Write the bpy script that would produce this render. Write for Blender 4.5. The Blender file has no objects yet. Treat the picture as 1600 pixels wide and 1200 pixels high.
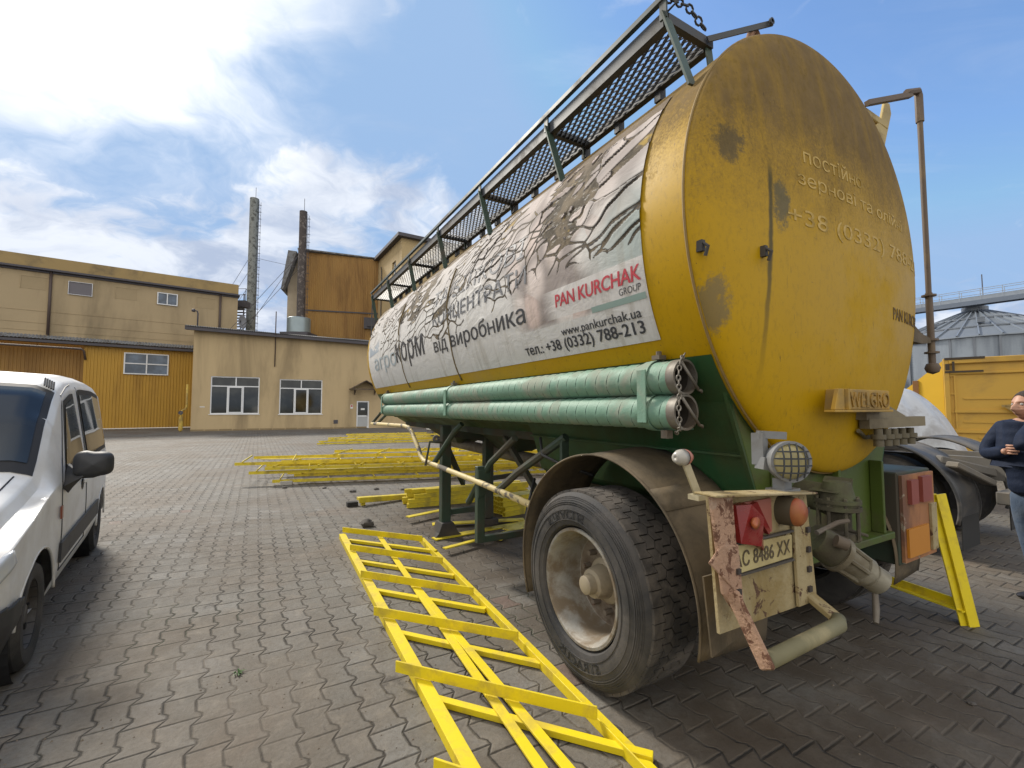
import bpy, bmesh, math, random
import numpy as np
from mathutils import Vector, Matrix, noise
R = math.radians
rnd = random.Random(7)
SC = bpy.context.scene
COL = SC.collection
PI = math.pi

# ------------------------------------------------------------------ camera
cam_d = bpy.data.cameras.new("camera")
cam_d.sensor_fit = 'HORIZONTAL'; cam_d.sensor_width = 36.0
cam_d.lens = 36.0 * 700.0 / 1600.0
cam_d.clip_start = 0.05; cam_d.clip_end = 6000.0
cam = bpy.data.objects.new("camera", cam_d); COL.objects.link(cam)
cam.location = (0, 0, 1.5)
cam.rotation_euler = (R(90) + math.atan(39 / 700), 0, 0)
SC.camera = cam
TH = math.atan(398 / 700)            # heading of the tanker (turned left of the view axis)

# ------------------------------------------------------------------ light
SUN_AZ = R(-47)                      # seen from the camera: left of straight ahead
SUN_EL = R(38)
sun_vec = Vector((math.sin(SUN_AZ) * math.cos(SUN_EL), math.cos(SUN_AZ) * math.cos(SUN_EL), math.sin(SUN_EL)))
sun_d = bpy.data.lights.new("sun", 'SUN')
sun_d.energy = 2.0; sun_d.angle = R(10.0); sun_d.color = (1.0, 0.93, 0.82)
sun = bpy.data.objects.new("sun", sun_d); COL.objects.link(sun)
sun.rotation_euler = (-sun_vec).to_track_quat('-Z', 'Y').to_euler()

SC.view_settings.view_transform = 'Standard'
SC.view_settings.look = 'None'
SC.view_settings.exposure = 1.1
SC.view_settings.gamma = 1.0
SC.render.engine = 'CYCLES'
SC.cycles.max_bounces = 6

# ------------------------------------------------------------------ node helper
class NT:
    def __init__(s, tree): s.t = tree; s.n = tree.nodes; s.l = tree.links
    def new(s, kind, **kw):
        nd = s.n.new(kind)
        for k, v in kw.items(): setattr(nd, k, v)
        return nd
    def put(s, sock, v):
        if isinstance(v, bpy.types.NodeSocket): s.l.new(v, sock)
        elif v is not None:
            if hasattr(sock, 'default_value'):
                dv = sock.default_value
                if hasattr(dv, '__len__') and len(dv) == 4 and hasattr(v, '__len__') and len(v) == 3: v = (*v, 1)
                sock.default_value = v
    def math(s, op, a, b=None, c=None, clamp=False):
        nd = s.new('ShaderNodeMath', operation=op, use_clamp=clamp)
        for i, v in enumerate((a, b, c)):
            if v is not None: s.put(nd.inputs[i], v)
        return nd.outputs[0]
    def vmath(s, op, a, b=None, out=0):
        nd = s.new('ShaderNodeVectorMath', operation=op)
        s.put(nd.inputs[0], a)
        if b is not None: s.put(nd.inputs[1], b)
        return nd.outputs[out]
    def mix(s, f, a, b, blend='MIX'):
        nd = s.new('ShaderNodeMix', data_type='RGBA', blend_type=blend)
        s.put(nd.inputs[0], f); s.put(nd.inputs[6], a); s.put(nd.inputs[7], b)
        return nd.outputs[2]
    def noise(s, vec, scale=5, detail=4, rough=.55, dist=0, out=0):
        nd = s.new('ShaderNodeTexNoise')
        s.put(nd.inputs['Vector'], vec); nd.inputs['Scale'].default_value = scale
        nd.inputs['Detail'].default_value = detail; nd.inputs['Roughness'].default_value = rough
        nd.inputs['Distortion'].default_value = dist
        return nd.outputs[out]
    def ss(s, v, a, b, lo=0, hi=1):
        nd = s.new('ShaderNodeMapRange', interpolation_type='SMOOTHSTEP')
        s.put(nd.inputs[0], v)
        for i, k in enumerate((a, b, lo, hi)): nd.inputs[i + 1].default_value = k
        return nd.outputs[0]
    def sep(s, v):
        nd = s.new('ShaderNodeSeparateXYZ'); s.put(nd.inputs[0], v); return nd.outputs
    def comb(s, x, y, z=0):
        nd = s.new('ShaderNodeCombineXYZ')
        s.put(nd.inputs[0], x); s.put(nd.inputs[1], y); s.put(nd.inputs[2], z); return nd.outputs[0]
    def ramp(s, f, stops, interp='LINEAR'):
        nd = s.new('ShaderNodeValToRGB'); r = nd.color_ramp; r.interpolation = interp
        while len(r.elements) < len(stops): r.elements.new(.5)
        for e, (p, c) in zip(r.elements, stops):
            e.position = p; e.color = (*c, 1) if hasattr(c, '__len__') else (c, c, c, 1)
        s.put(nd.inputs[0], f); return nd.outputs[0]

# ------------------------------------------------------------------ sky
world = bpy.data.worlds.new("World"); SC.world = world; world.use_nodes = True
w = NT(world.node_tree); w.n.clear()
sky = w.new('ShaderNodeTexSky', sky_type='NISHITA', sun_disc=False)
sky.sun_elevation = SUN_EL; sky.sun_rotation = SUN_AZ
sky.air_density = 1.3; sky.dust_density = 0.6; sky.ozone_density = 2.5
dirv = w.new('ShaderNodeTexCoord').outputs['Generated']
dx, dy, dz = w.sep(dirv)
zz = w.math('MAXIMUM', w.math('ADD', dz, 0.22), 0.05)
cx = w.math('DIVIDE', dx, zz); cy = w.math('DIVIDE', dy, zz)
cv = w.comb(cx, cy, 0)
sd = w.vmath('DOT_PRODUCT', dirv, tuple(sun_vec), out=1)
glow = w.ss(sd, .91, .99)
near = w.math('POWER', w.math('MAXIMUM', sd, 0.0), 40)
# soft broken cloud over the left, thin streaks to the right, a low bank on the horizon
warp = w.vmath('MULTIPLY', w.vmath('SUBTRACT', w.noise(cv, 1.3, 4, .6, out=1), (.5, .5, .5)), (.55, .55, 0))
n1 = w.noise(w.vmath('ADD', w.vmath('ADD', cv, warp), (6.1, 0.3, 0)), 1.9, 13, .58, .25)
wisp = w.noise(w.vmath('MULTIPLY', w.vmath('ADD', cv, (9.0, 2.0, 0)), (1.0, 3.2, 1)), 0.9, 8, .62, .9)
west = w.ss(w.math('ADD', dx, w.math('MULTIPLY', dz, .35)), -.55, .62, .075, -.10)
low = w.ss(dz, .05, .26, .10, .0)
c1 = w.ss(w.math('ADD', w.math('ADD', n1, west), low), .47, .61)
c2 = w.math('MULTIPLY', w.ss(wisp, .50, .85), .34)
cloud = w.math('MAXIMUM', c1, c2)
shade = w.ss(w.noise(w.vmath('ADD', w.vmath('ADD', cv, warp), (13.0, 5.5, 0)), 2.3, 10, .62, .3), .38, .62)
ccol = w.mix(shade, (2.7, 3.15, 4.1, 1), (5.0, 5.25, 5.7, 1))
ccol = w.mix(glow, ccol, (8.0, 7.9, 7.7, 1))
cloud = w.math('MAXIMUM', cloud, w.math('MULTIPLY', w.ss(w.math('ADD', sd, w.math('MULTIPLY', w.math('SUBTRACT', n1, .5), .30)), .89, 1.0), .9))
skc = w.mix(1.0, sky.outputs[0], (.88, 1.0, 1.16, 1), 'MULTIPLY')
skc = w.mix(1.0, skc, (1.9, 2.9, 4.5, 1), 'DARKEN')
full = w.mix(w.math('MULTIPLY', cloud, .93), skc, ccol)
# made-up bright cloud bank, added unseen behind the camera to light front faces
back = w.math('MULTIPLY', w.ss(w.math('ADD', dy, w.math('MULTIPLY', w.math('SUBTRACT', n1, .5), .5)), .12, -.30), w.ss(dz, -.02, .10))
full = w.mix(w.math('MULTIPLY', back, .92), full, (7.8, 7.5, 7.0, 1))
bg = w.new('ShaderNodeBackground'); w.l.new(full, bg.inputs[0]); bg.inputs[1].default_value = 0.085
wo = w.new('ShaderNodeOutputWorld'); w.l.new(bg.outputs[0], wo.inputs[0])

# ------------------------------------------------------------------ materials
MATS = {}
def mat(name, col, rough=.55, metal=0., var=.12, vs=3., dirt=None, damt=.5, dsc=2.5, dsoft=.12,
        bump=.0, bsc=60., streak=False, rust=None, ramt=.66, rsc=9., coat=0.):
    if name in MATS: return MATS[name]
    m = bpy.data.materials.new(name); m.use_nodes = True; MATS[name] = m
    q = NT(m.node_tree); b = q.n['Principled BSDF']
    co = q.new('ShaderNodeTexCoord').outputs['Object']
    c = q.mix(q.noise(co, vs, 5, .6), tuple(x * (1 - var) for x in col), tuple(min(1, x * (1 + var)) for x in col))
    rgh = rough
    if dirt:
        v = q.vmath('MULTIPLY', co, (1, 1, .18)) if streak else co
        f = q.ss(q.noise(v, dsc, 8, .65, .4), damt - dsoft, damt + dsoft)
        c = q.mix(f, c, dirt); rgh = q.math('ADD', q.math('MULTIPLY', f, .25), rough)
    if rust:
        f = q.ss(q.noise(q.vmath('ADD', co, (5, 3, 1)), rsc, 9, .7, .5), ramt, ramt + .05)
        rc = q.mix(q.noise(co, 40, 4), rust, tuple(x * .45 for x in rust))
        c = q.mix(f, c, rc); rgh = q.math('MAXIMUM', rgh, q.math('MULTIPLY', f, .85))
    q.put(b.inputs['Base Color'], c); q.put(b.inputs['Roughness'], rgh)
    b.inputs['Metallic'].default_value = metal
    if coat: b.inputs['Coat Weight'].default_value = coat; b.inputs['Coat Roughness'].default_value = .12
    if bump:
        bn = q.new('ShaderNodeBump'); bn.inputs['Strength'].default_value = bump; bn.inputs['Distance'].default_value = .02
        q.put(bn.inputs['Height'], q.noise(co, bsc, 6, .65)); q.put(b.inputs['Normal'], bn.outputs[0])
    return m

# ------------------------------------------------------------------ mesh helper
class MB:
    XF = None                         # optional placement of the parts that follow
    def __init__(s): s.v = []; s.f = []
    def add(s, vs, fs):
        o = len(s.v); s.v += [tuple(p) for p in vs]; s.f += [tuple(i + o for i in f) for f in fs]; return s
    def box(s, c, d, rot=None):
        hx, hy, hz = d[0] / 2, d[1] / 2, d[2] / 2
        P = [Vector((x * hx, y * hy, z * hz)) for x in (-1, 1) for y in (-1, 1) for z in (-1, 1)]
        if rot is not None: P = [rot @ p for p in P]
        c = Vector(c)
        return s.add([p + c for p in P], [(0, 1, 3, 2), (4, 6, 7, 5), (0, 4, 5, 1), (2, 3, 7, 6), (0, 2, 6, 4), (1, 5, 7, 3)])
    def bb(s, a, b):
        return s.box([(a[i] + b[i]) / 2 for i in range(3)], [abs(b[i] - a[i]) for i in range(3)])
    def frame(s, p, q, up=(0, 0, 1)):
        p = Vector(p); q = Vector(q); d = (q - p).normalized(); up = Vector(up)
        if abs(d.dot(up)) > .98: up = Vector((0, 1, 0)) if abs(d.y) < .9 else Vector((1, 0, 0))
        a = d.cross(up).normalized(); return p, q, d, a, a.cross(d).normalized()
    def bar(s, p, q, w, h, up=(0, 0, 1)):
        p, q, d, a, b = s.frame(p, q, up); P = []
        for o in (p, q): P += [o - a * w / 2 - b * h / 2, o + a * w / 2 - b * h / 2, o + a * w / 2 + b * h / 2, o - a * w / 2 + b * h / 2]
        return s.add(P, [(3, 2, 1, 0), (4, 5, 6, 7), (0, 1, 5, 4), (1, 2, 6, 5), (2, 3, 7, 6), (3, 0, 4, 7)])
    def angle(s, p, q, w, h, t=.006, up=(0, 0, 1), flip=1):
        p, q, d, a, b = s.frame(p, q, up); a = a * flip
        prof = [(0, 0), (w, 0), (w, t), (t, t), (t, h), (0, h)]; P = []
        for o in (p, q): P += [o + a * x + b * y for x, y in prof]
        n = 6; return s.add(P, [tuple(range(n - 1, -1, -1)), tuple(range(n, 2 * n))] + [(i, (i + 1) % n, (i + 1) % n + n, i + n) for i in range(n)])
    def tube(s, pts, r, n=10, cap=True):
        pts = [Vector(p) for p in pts]; rs = r if hasattr(r, '__len__') else [r] * len(pts)
        P = []; F = []; a = None
        for i, p in enumerate(pts):
            d = (pts[min(i + 1, len(pts) - 1)] - pts[max(i - 1, 0)])
            d = d.normalized() if d.length > 1e-9 else Vector((0, 0, 1))
            if a is None:
                a = d.orthogonal().normalized()
            else:
                a = a - d * a.dot(d); a = a.normalized() if a.length > 1e-6 else d.orthogonal().normalized()
            b = d.cross(a)
            for k in range(n):
                t = 2 * PI * k / n; P.append(p + (a * math.cos(t) + b * math.sin(t)) * rs[i])
        for i in range(len(pts) - 1):
            for k in range(n):
                k2 = (k + 1) % n; F.append((i * n + k, i * n + k2, (i + 1) * n + k2, (i + 1) * n + k))
        if cap: F.append(tuple(range(n - 1, -1, -1))); F.append(tuple(range((len(pts) - 1) * n, len(pts) * n)))
        return s.add(P, F)
    def lathe(s, prof, c, axis='x', n=48, a0=0, a1=2 * PI, close=True):
        # prof: (axial, radius); revolved round the axis through c
        P = []; F = []; m = len(prof); full = abs(a1 - a0 - 2 * PI) < 1e-6; k = n if full else n + 1
        for i in range(k):
            t = a0 + (a1 - a0) * i / n; ct, st = math.cos(t), math.sin(t)
            for (x, r) in prof:
                if axis == 'x': P.append((c[0] + x, c[1] + r * ct, c[2] + r * st))
                elif axis == 'y': P.append((c[0] + r * ct, c[1] + x, c[2] + r * st))
                else: P.append((c[0] + r * ct, c[1] + r * st, c[2] + x))
        for i in range(n if full else n):
            j = (i + 1) % k
            for a in range(m if close else m - 1):
                b = (a + 1) % m
                F.append((i * m + a, j * m + a, j * m + b, i * m + b))
        if not full and close: F.append(tuple(range(m))); F.append(tuple(range((k - 1) * m + m - 1, (k - 1) * m - 1, -1)))
        return s.add(P, F)
    def prism(s, poly, d, plane='xz', o=0.):
        # polygon in a plane, extruded along the third axis from o to o+d
        n = len(poly); P = []
        for e in (o, o + d):
            for a, b in poly:
                P.append({'xz': (a, e, b), 'yz': (e, a, b), 'xy': (a, b, e)}[plane])
        return s.add(P, [tuple(range(n - 1, -1, -1)), tuple(range(n, 2 * n))] + [(i, (i + 1) % n, (i + 1) % n + n, i + n) for i in range(n)])
    def grid(s, fn, nu, nv, closeu=False):
        P = [fn(i / nu, j / nv) for i in range(nu + (0 if closeu else 1)) for j in range(nv + 1)]; F = []
        for i in range(nu):
            i2 = (i + 1) % nu if closeu else i + 1
            for j in range(nv): F.append((i * (nv + 1) + j, i2 * (nv + 1) + j, i2 * (nv + 1) + j + 1, i * (nv + 1) + j + 1))
        return s.add(P, F)
    def islands(s):
        par = list(range(len(s.v)))
        def find(i):
            while par[i] != i: par[i] = par[par[i]]; i = par[i]
            return i
        for f in s.f:
            for i in f[1:]: par[find(i)] = find(f[0])
        groups = {}
        for f in s.f: groups.setdefault(find(f[0]), []).append(f)
        out = []
        for fs in groups.values():
            b = MB(); mp = {}
            for f in fs:
                for i in f:
                    if i not in mp: mp[i] = len(b.v); b.v.append(s.v[i])
                b.f.append(tuple(mp[i] for i in f))
            out.append(b)
        return out
    def build_each(s, name, m, parent=None, **kw):
        return [b.build(name, m, parent, **kw) for b in s.islands()]
    def build(s, name, m, parent=None, smooth=False, bevel=0, seg=1, solid=0, auto=None, sub=0):
        if MB.XF: s.v = [tuple(MB.XF(Vector(p))) for p in s.v]
        off = ORG.get(parent.name, (0, 0, 0)) if parent else (0, 0, 0)
        me = bpy.data.meshes.new(name)
        me.from_pydata([(x - off[0], y - off[1], z - off[2]) for x, y, z in s.v], [], s.f); me.update()
        b = bmesh.new(); b.from_mesh(me); bmesh.ops.recalc_face_normals(b, faces=b.faces); b.to_mesh(me); b.free()
        o = bpy.data.objects.new(name, me); COL.objects.link(o)
        if m: me.materials.append(m)
        if smooth or auto: me.polygons.foreach_set('use_smooth', [True] * len(me.polygons))
        if auto: me.set_sharp_from_angle(angle=R(auto))
        if solid:
            md = o.modifiers.new("solid", 'SOLIDIFY'); md.thickness = solid; md.offset = 0
        if sub:
            md = o.modifiers.new("sub", 'SUBSURF'); md.levels = md.render_levels = sub
        if bevel:
            md = o.modifiers.new("bevel", 'BEVEL'); md.width = bevel; md.segments = seg; md.limit_method = 'ANGLE'; md.angle_limit = R(40)
        if parent: o.parent = parent; ORG[o.name] = off
        return o
ORG = {}
def tag(o, label, cat, group=None, kind=None):
    if label: o['label'] = label
    if cat: o['category'] = cat
    if group: o['group'] = group
    if kind: o['kind'] = kind
    return o
def thing(name, label, cat, loc=(0, 0, 0), rz=0., org=None, group=None):
    o = bpy.data.objects.new(name, None); o.empty_display_size = .2; COL.objects.link(o)
    o.location = loc; o.rotation_euler = (0, 0, rz)
    if org is not None: ORG[o.name] = org
    return tag(o, label, cat, group)
def structure(o): o['kind'] = 'structure'; return o
def copy_tree(o, parent=None):
    c = o.copy(); COL.objects.link(c)
    if parent: c.parent = parent
    for ch in o.children: copy_tree(ch, c)
    return c
def uvw(u, v, z=0.):                 # tanker-aligned ground coordinates to world
    return Vector((u * math.cos(TH) - v * math.sin(TH), u * math.sin(TH) + v * math.cos(TH), z))
def text_geo(txt, size, shear=0., bold=0., spacing=1., res=3):
    cu = bpy.data.curves.new("lettering", 'FONT'); cu.body = txt; cu.size = size; cu.shear = shear
    cu.space_character = spacing; cu.resolution_u = res
    if "н" in txt:                    # the built-in glyph fills badly: use a scaled capital
        cu.body = txt.replace("н", "h"); cu.small_caps_scale = .735
        for i, c_ in enumerate(txt):
            if c_ == "н": cu.body_format[i].use_small_caps = True
    ob = bpy.data.objects.new("lettering", cu); COL.objects.link(ob)
    dg = bpy.context.evaluated_depsgraph_get(); me = bpy.data.meshes.new_from_object(ob.evaluated_get(dg))
    bm = bmesh.new(); bm.from_mesh(me)
    bpy.data.objects.remove(ob); bpy.data.curves.remove(cu); bpy.data.meshes.remove(me)
    bmesh.ops.triangulate(bm, faces=bm.faces)
    if bold:                          # heavier strokes: shifted layers a fraction of a millimetre apart
        src = bm.copy()
        for k, (ox, oy) in enumerate(((bold, 0), (-bold, 0), (0, bold), (0, -bold))):
            t = bpy.data.meshes.new("layer"); src.to_mesh(t)
            n0 = len(bm.verts); bm.from_mesh(t); bm.verts.ensure_lookup_table()
            for v in bm.verts[n0:]: v.co.x += ox * (.8 if oy else 1); v.co.y += oy * .6; v.co.z = .0003 * (k + 1)
            bpy.data.meshes.remove(t)
        src.free()
    return bm
def text_fit(txt, w, h, **kw):       # lettering scaled so that its bounding box is w x h, lower left corner at 0,0
    bm = text_geo(txt, 1.0, **kw)
    xs = [v.co.x for v in bm.verts]; ys = [v.co.y for v in bm.verts]
    x0, x1, y0, y1 = min(xs), max(xs), min(ys), max(ys)
    for v in bm.verts:
        v.co.x = (v.co.x - x0) / (x1 - x0) * w
        v.co.y = (v.co.y - y0) / (y1 - y0) * h
    return bm
def cut_bm(bm, step_y=None, step_x=None):
    for ax, st in ((1, step_y), (0, step_x)):
        if not st: continue
        lo = min(v.co[ax] for v in bm.verts); hi = max(v.co[ax] for v in bm.verts)
        k = math.floor(lo / st) + 1
        while k * st < hi:
            co = [0, 0, 0]; co[ax] = k * st; no = [0, 0, 0]; no[ax] = 1
            bmesh.ops.bisect_plane(bm, geom=bm.verts[:] + bm.edges[:] + bm.faces[:], plane_co=co, plane_no=no, dist=1e-6)
            k += 1
def bm_mb(bm, fn):
    mb = MB(); bm.verts.index_update()
    mb.add([fn(v.co) for v in bm.verts], [tuple(v.index for v in f.verts) for f in bm.faces]); bm.free(); return mb
# ================================================================== GROUND
def paver_material():
    m = bpy.data.materials.new("interlocking concrete pavers"); m.use_nodes = True
    q = NT(m.node_tree); b = q.n['Principled BSDF']
    co = q.new('ShaderNodeTexCoord').outputs['Object']
    wob = q.noise(co, 1.1, 2, out=1)
    cw = q.vmath('ADD', co, q.vmath('MULTIPLY', q.vmath('SUBTRACT', wob, (.5, .5, .5)), (.035, .035, 0)))
    u, v, _ = q.sep(cw)
    PU, PV, A, DL = .1435, .2125, .0190, .055
    kf = q.math('DIVIDE', q.math('ADD', u, .643), PU)
    n = q.math('FLOOR', q.math('ADD', kf, .5))
    vv = q.math('SUBTRACT', v, 2.845)
    wv = q.math('FRACT', q.math('DIVIDE', q.math('ADD', vv, q.math('MULTIPLY', n, DL)), PV))
    pr = q.ramp(wv, [(0, 0.), (.26, 1.), (.40, .92), (.52, .30), (1., 0.)])
    du = q.math('SUBTRACT', q.math('MULTIPLY', q.math('SUBTRACT', kf, n), PU),
                q.math('MULTIPLY', q.math('SUBTRACT', pr, .5), A * 2))
    c = q.math('SUBTRACT', n, q.math('LESS_THAN', du, 0.))
    tv = q.math('DIVIDE', q.math('ADD', vv, q.math('MULTIPLY', c, DL)), PV)
    row = q.math('FLOOR', tv)
    fv = q.math('FRACT', tv)
    dv = q.math('MULTIPLY', q.math('MINIMUM', fv, q.math('SUBTRACT', 1., fv)), PV)
    jd = q.math('MINIMUM', dv, q.math('ABSOLUTE', du))
    jn = q.math('MULTIPLY', q.math('SUBTRACT', q.noise(co, 30, 5, .7), .5), .011)
    jd = q.math('ADD', jd, jn)
    joint = q.ss(q.math('ADD', jd, q.math('MULTIPLY', q.math('SUBTRACT', q.noise(co, 3.1, 4, .7), .5), .006)), .0015, .0060, 1, 0)
    wn = q.new('ShaderNodeTexWhiteNoise', noise_dimensions='2D'); q.put(wn.inputs['Vector'], q.comb(c, row))
    rv = wn.outputs['Value']; rc = q.sep(wn.outputs['Color'])
    base = q.ramp(rv, [(0, (.148, .137, .117)), (.35, (.163, .151, .130)), (.80, (.176, .164, .142)), (1, (.212, .202, .182))])
    red = q.math('GREATER_THAN', rc[1], .9975)
    base = q.mix(q.math('MULTIPLY', red, .5), base, (.20, .10, .075, 1))
    speck = q.noise(co, 260, 3, .7)
    base = q.mix(q.ss(speck, .35, .7), q.mix(1, base, (.80, .80, .80, 1), 'MULTIPLY'), base)
    # trodden earth, sandy patches, old stains
    d1 = q.ss(q.noise(co, .55, 7, .62, .5), .42, .62)
    base = q.mix(q.math('MULTIPLY', d1, .80), base, (.112, .088, .063, 1))
    d2 = q.ss(q.noise(q.vmath('ADD', co, (31, 8, 0)), 1.2, 9, .72, .9), .52, .70)
    base = q.mix(q.math('MULTIPLY', d2, .7), base, (.165, .128, .097, 1))
    grit = q.ss(q.noise(co, 38, 7, .8), .44, .62); base = q.mix(q.math('MULTIPLY', grit, .42), base, (.080, .066, .050, 1))
    blot = q.ss(q.noise(q.vmath('ADD', co, (91, 14, 0)), 6.5, 8, .75, .5), .50, .66); base = q.mix(q.math('MULTIPLY', blot, .40), base, (.215, .185, .145, 1))
    d3 = q.ss(q.noise(q.vmath('ADD', co, (11, 58, 0)), 3.2, 6, .7, .4), .62, .70)
    base = q.mix(q.math('MULTIPLY', d3, .75), base, (.050, .043, .037, 1))
    # shade below the tanker painted into the paving as patchy dark brown
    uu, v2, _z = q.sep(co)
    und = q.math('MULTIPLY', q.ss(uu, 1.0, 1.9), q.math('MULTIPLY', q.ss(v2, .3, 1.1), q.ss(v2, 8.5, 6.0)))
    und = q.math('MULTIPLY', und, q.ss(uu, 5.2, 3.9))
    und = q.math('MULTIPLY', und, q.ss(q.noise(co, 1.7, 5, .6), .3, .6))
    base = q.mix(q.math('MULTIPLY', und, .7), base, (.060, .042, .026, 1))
    fill = q.ss(q.noise(q.vmath('ADD', co, (3, 90, 0)), 1.1, 6, .66), .40, .62)
    jcol = q.mix(fill, (.028, .024, .019, 1), (.115, .096, .074, 1))
    moss = q.ss(q.noise(q.vmath('ADD', co, (70, 9, 0)), .8, 5, .6), .56, .66)
    jcol = q.mix(q.math('MULTIPLY', moss, .7), jcol, (.028, .038, .014, 1))
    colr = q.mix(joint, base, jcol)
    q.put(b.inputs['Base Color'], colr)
    q.put(b.inputs['Roughness'], q.math('ADD', .62, q.math('MULTIPLY', q.noise(co, 9, 4), .3)))
    b.inputs['Specular IOR Level'].default_value = .35
    hgt = q.math('ADD', q.math('MULTIPLY', q.ss(jd, .0, .012), q.math('SUBTRACT', 1.0, q.math('MULTIPLY', fill, .6))),
                 q.math('ADD', q.math('MULTIPLY', q.noise(co, 55, 8, .78), .42), q.math('MULTIPLY', rc[0], .35)))
    bn = q.new('ShaderNodeBump'); bn.inputs['Strength'].default_value = .9; bn.inputs['Distance'].default_value = .010
    q.put(bn.inputs['Height'], hgt); q.put(b.inputs['Normal'], bn.outputs[0])
    return m
g = MB(); g.grid(lambda a, b: ((a - .5) * 4000, (b - .5) * 4000, 0), 20, 20)
ground = structure(g.build("ground", paver_material())); ground.rotation_euler = (0, 0, TH)

# ================================================================== BUILDINGS
plaster = mat("beige plaster", (.50, .38, .215), .85, var=.07, vs=.5, dirt=(.27, .205, .12), damt=.60, dsc=.55, dsoft=.18, bump=.12, bsc=14, streak=True)
plaster2 = mat("warehouse plaster", (.42, .325, .195), .85, var=.08, vs=.4, dirt=(.22, .175, .11), damt=.60, dsc=.45, dsoft=.2, bump=.12, bsc=12, streak=True)
tower_m = mat("tower plaster", (.48, .36, .185), .85, var=.07, vs=.5, dirt=(.28, .21, .11), damt=.62, dsc=.5, dsoft=.2, streak=True)
def corr_mat(name, col, pitch, dirt, axis=0, streakamt=.52):
    m = mat(name, col, .5, var=.10, vs=.35, dirt=dirt, damt=streakamt, dsc=.8, dsoft=.16, streak=True)
    return m
corr_y = corr_mat("yellow corrugated sheet", (.47, .265, .03), .2, (.33, .18, .03), streakamt=.62)
corr_b = corr_mat("weathered ochre cladding", (.34, .185, .040), .2, (.20, .105, .032), streakamt=.56)
roof_m = mat("grey corrugated roofing", (.20, .205, .21), .7, var=.15, vs=1.5, dirt=(.12, .11, .10), damt=.55)
dark_trim = mat("dark metal trim", (.07, .065, .075), .6, var=.2)
upvc = mat("white window plastic", (.74, .75, .76), .35, var=.03)
def glass_mat(name, col, rough=.06):
    m = bpy.data.materials.new(name); m.use_nodes = True; b = m.node_tree.nodes['Principled BSDF']
    q = NT(m.node_tree); co = q.new('ShaderNodeTexCoord').outputs['Object']
    q.put(b.inputs['Base Color'], q.mix(q.ss(q.noise(co, .9, 3), .4, .65), col, tuple(x * 2.2 for x in col)))
    b.inputs['Roughness'].default_value = rough; b.inputs['IOR'].default_value = 1.5
    b.inputs['Specular IOR Level'].default_value = .6
    return m
pane_m = glass_mat("window glass", (.022, .022, .018))
pane_b = glass_mat("blue window glass", (.05, .07, .10))
fill_m = mat("bricked up panel", (.375, .29, .172), .9, var=.08)
brown_pipe = mat("brown downpipe", (.085, .06, .05), .6)
white_m = mat("white paint", (.72, .72, .70), .5, var=.04)

def corrugated(mb, p0, p1, z0, z1, depth=.035, pitch=.2, ny=1, push=0., normal=None):
    # trapezoid profiled sheet from p0 to p1 in plan
    p0 = Vector((*p0, 0)); p1 = Vector((*p1, 0)); d = p1 - p0; L = d.length; d.normalize()
    nrm = Vector((d.y, -d.x, 0)) if normal is None else Vector(normal)
    xs = []; k = 0
    while k * pitch < L:
        for f, h in ((0, 0), (.35, 0), (.5, 1), (.85, 1)):
            x = (k + f) * pitch
            if x <= L: xs.append((x, h))
        k += 1
    xs.append((L, 0)); P = []
    zz0 = z0 if callable(z0) else (lambda x: z0); zz1 = z1 if callable(z1) else (lambda x: z1)
    for x, h in xs:
        o = p0 + d * x + nrm * (push + h * depth)
        P += [(o.x, o.y, zz0(x)), (o.x, o.y, zz1(x))]
    mb.add(P, [(2 * i, 2 * i + 2, 2 * i + 3, 2 * i + 1) for i in range(len(xs) - 1)])
    return mb
def window(parent, x0, x1, z0, z1, y=0., bars=(), cross=(), fr=.07, gm=None, deep=.10, sill=True, sashes=()):
    f = MB(); yy0, yy1 = y - .015, y + deep
    f.bb((x0, yy0, z0), (x0 + fr, yy1, z1)); f.bb((x1 - fr, yy0, z0), (x1, yy1, z1))
    f.bb((x0 + fr, yy0, z1 - fr), (x1 - fr, yy1, z1)); f.bb((x0 + fr, yy0, z0), (x1 - fr, yy1, z0 + fr))
    for (a, b0, b1) in bars: f.bb((a - fr / 2, yy0 + .004, b0), (a + fr / 2, yy1, b1))
    for (c, a0, a1) in cross: f.bb((a0, yy0 + .008, c - fr / 2), (a1, yy1, c + fr / 2))
    for (a0, a1, b0, b1) in sashes:
        for r in (((a0, b0), (a0 + .06, b1)), ((a1 - .06, b0), (a1, b1)), ((a0 + .06, b0), (a1 - .06, b0 + .06)), ((a0 + .06, b1 - .06), (a1 - .06, b1))):
            f.bb((r[0][0], yy0 - .02, r[0][1]), (r[1][0], yy1 - .01, r[1][1]))
    fo = f.build("window", upvc, parent)
    p = MB(); p.bb((x0 + fr * .5, y + .05, z0 + fr * .5), (x1 - fr * .5, y + .062, z1 - fr * .5)); p.build("pane", gm or pane_m, fo)
    if sill:
        s = MB(); s.bb((x0 - .06, y - .10, z0 - .05), (x1 + .06, y - .016, z0 - .004)); s.build("sill", upvc, fo)
    return fo
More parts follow.
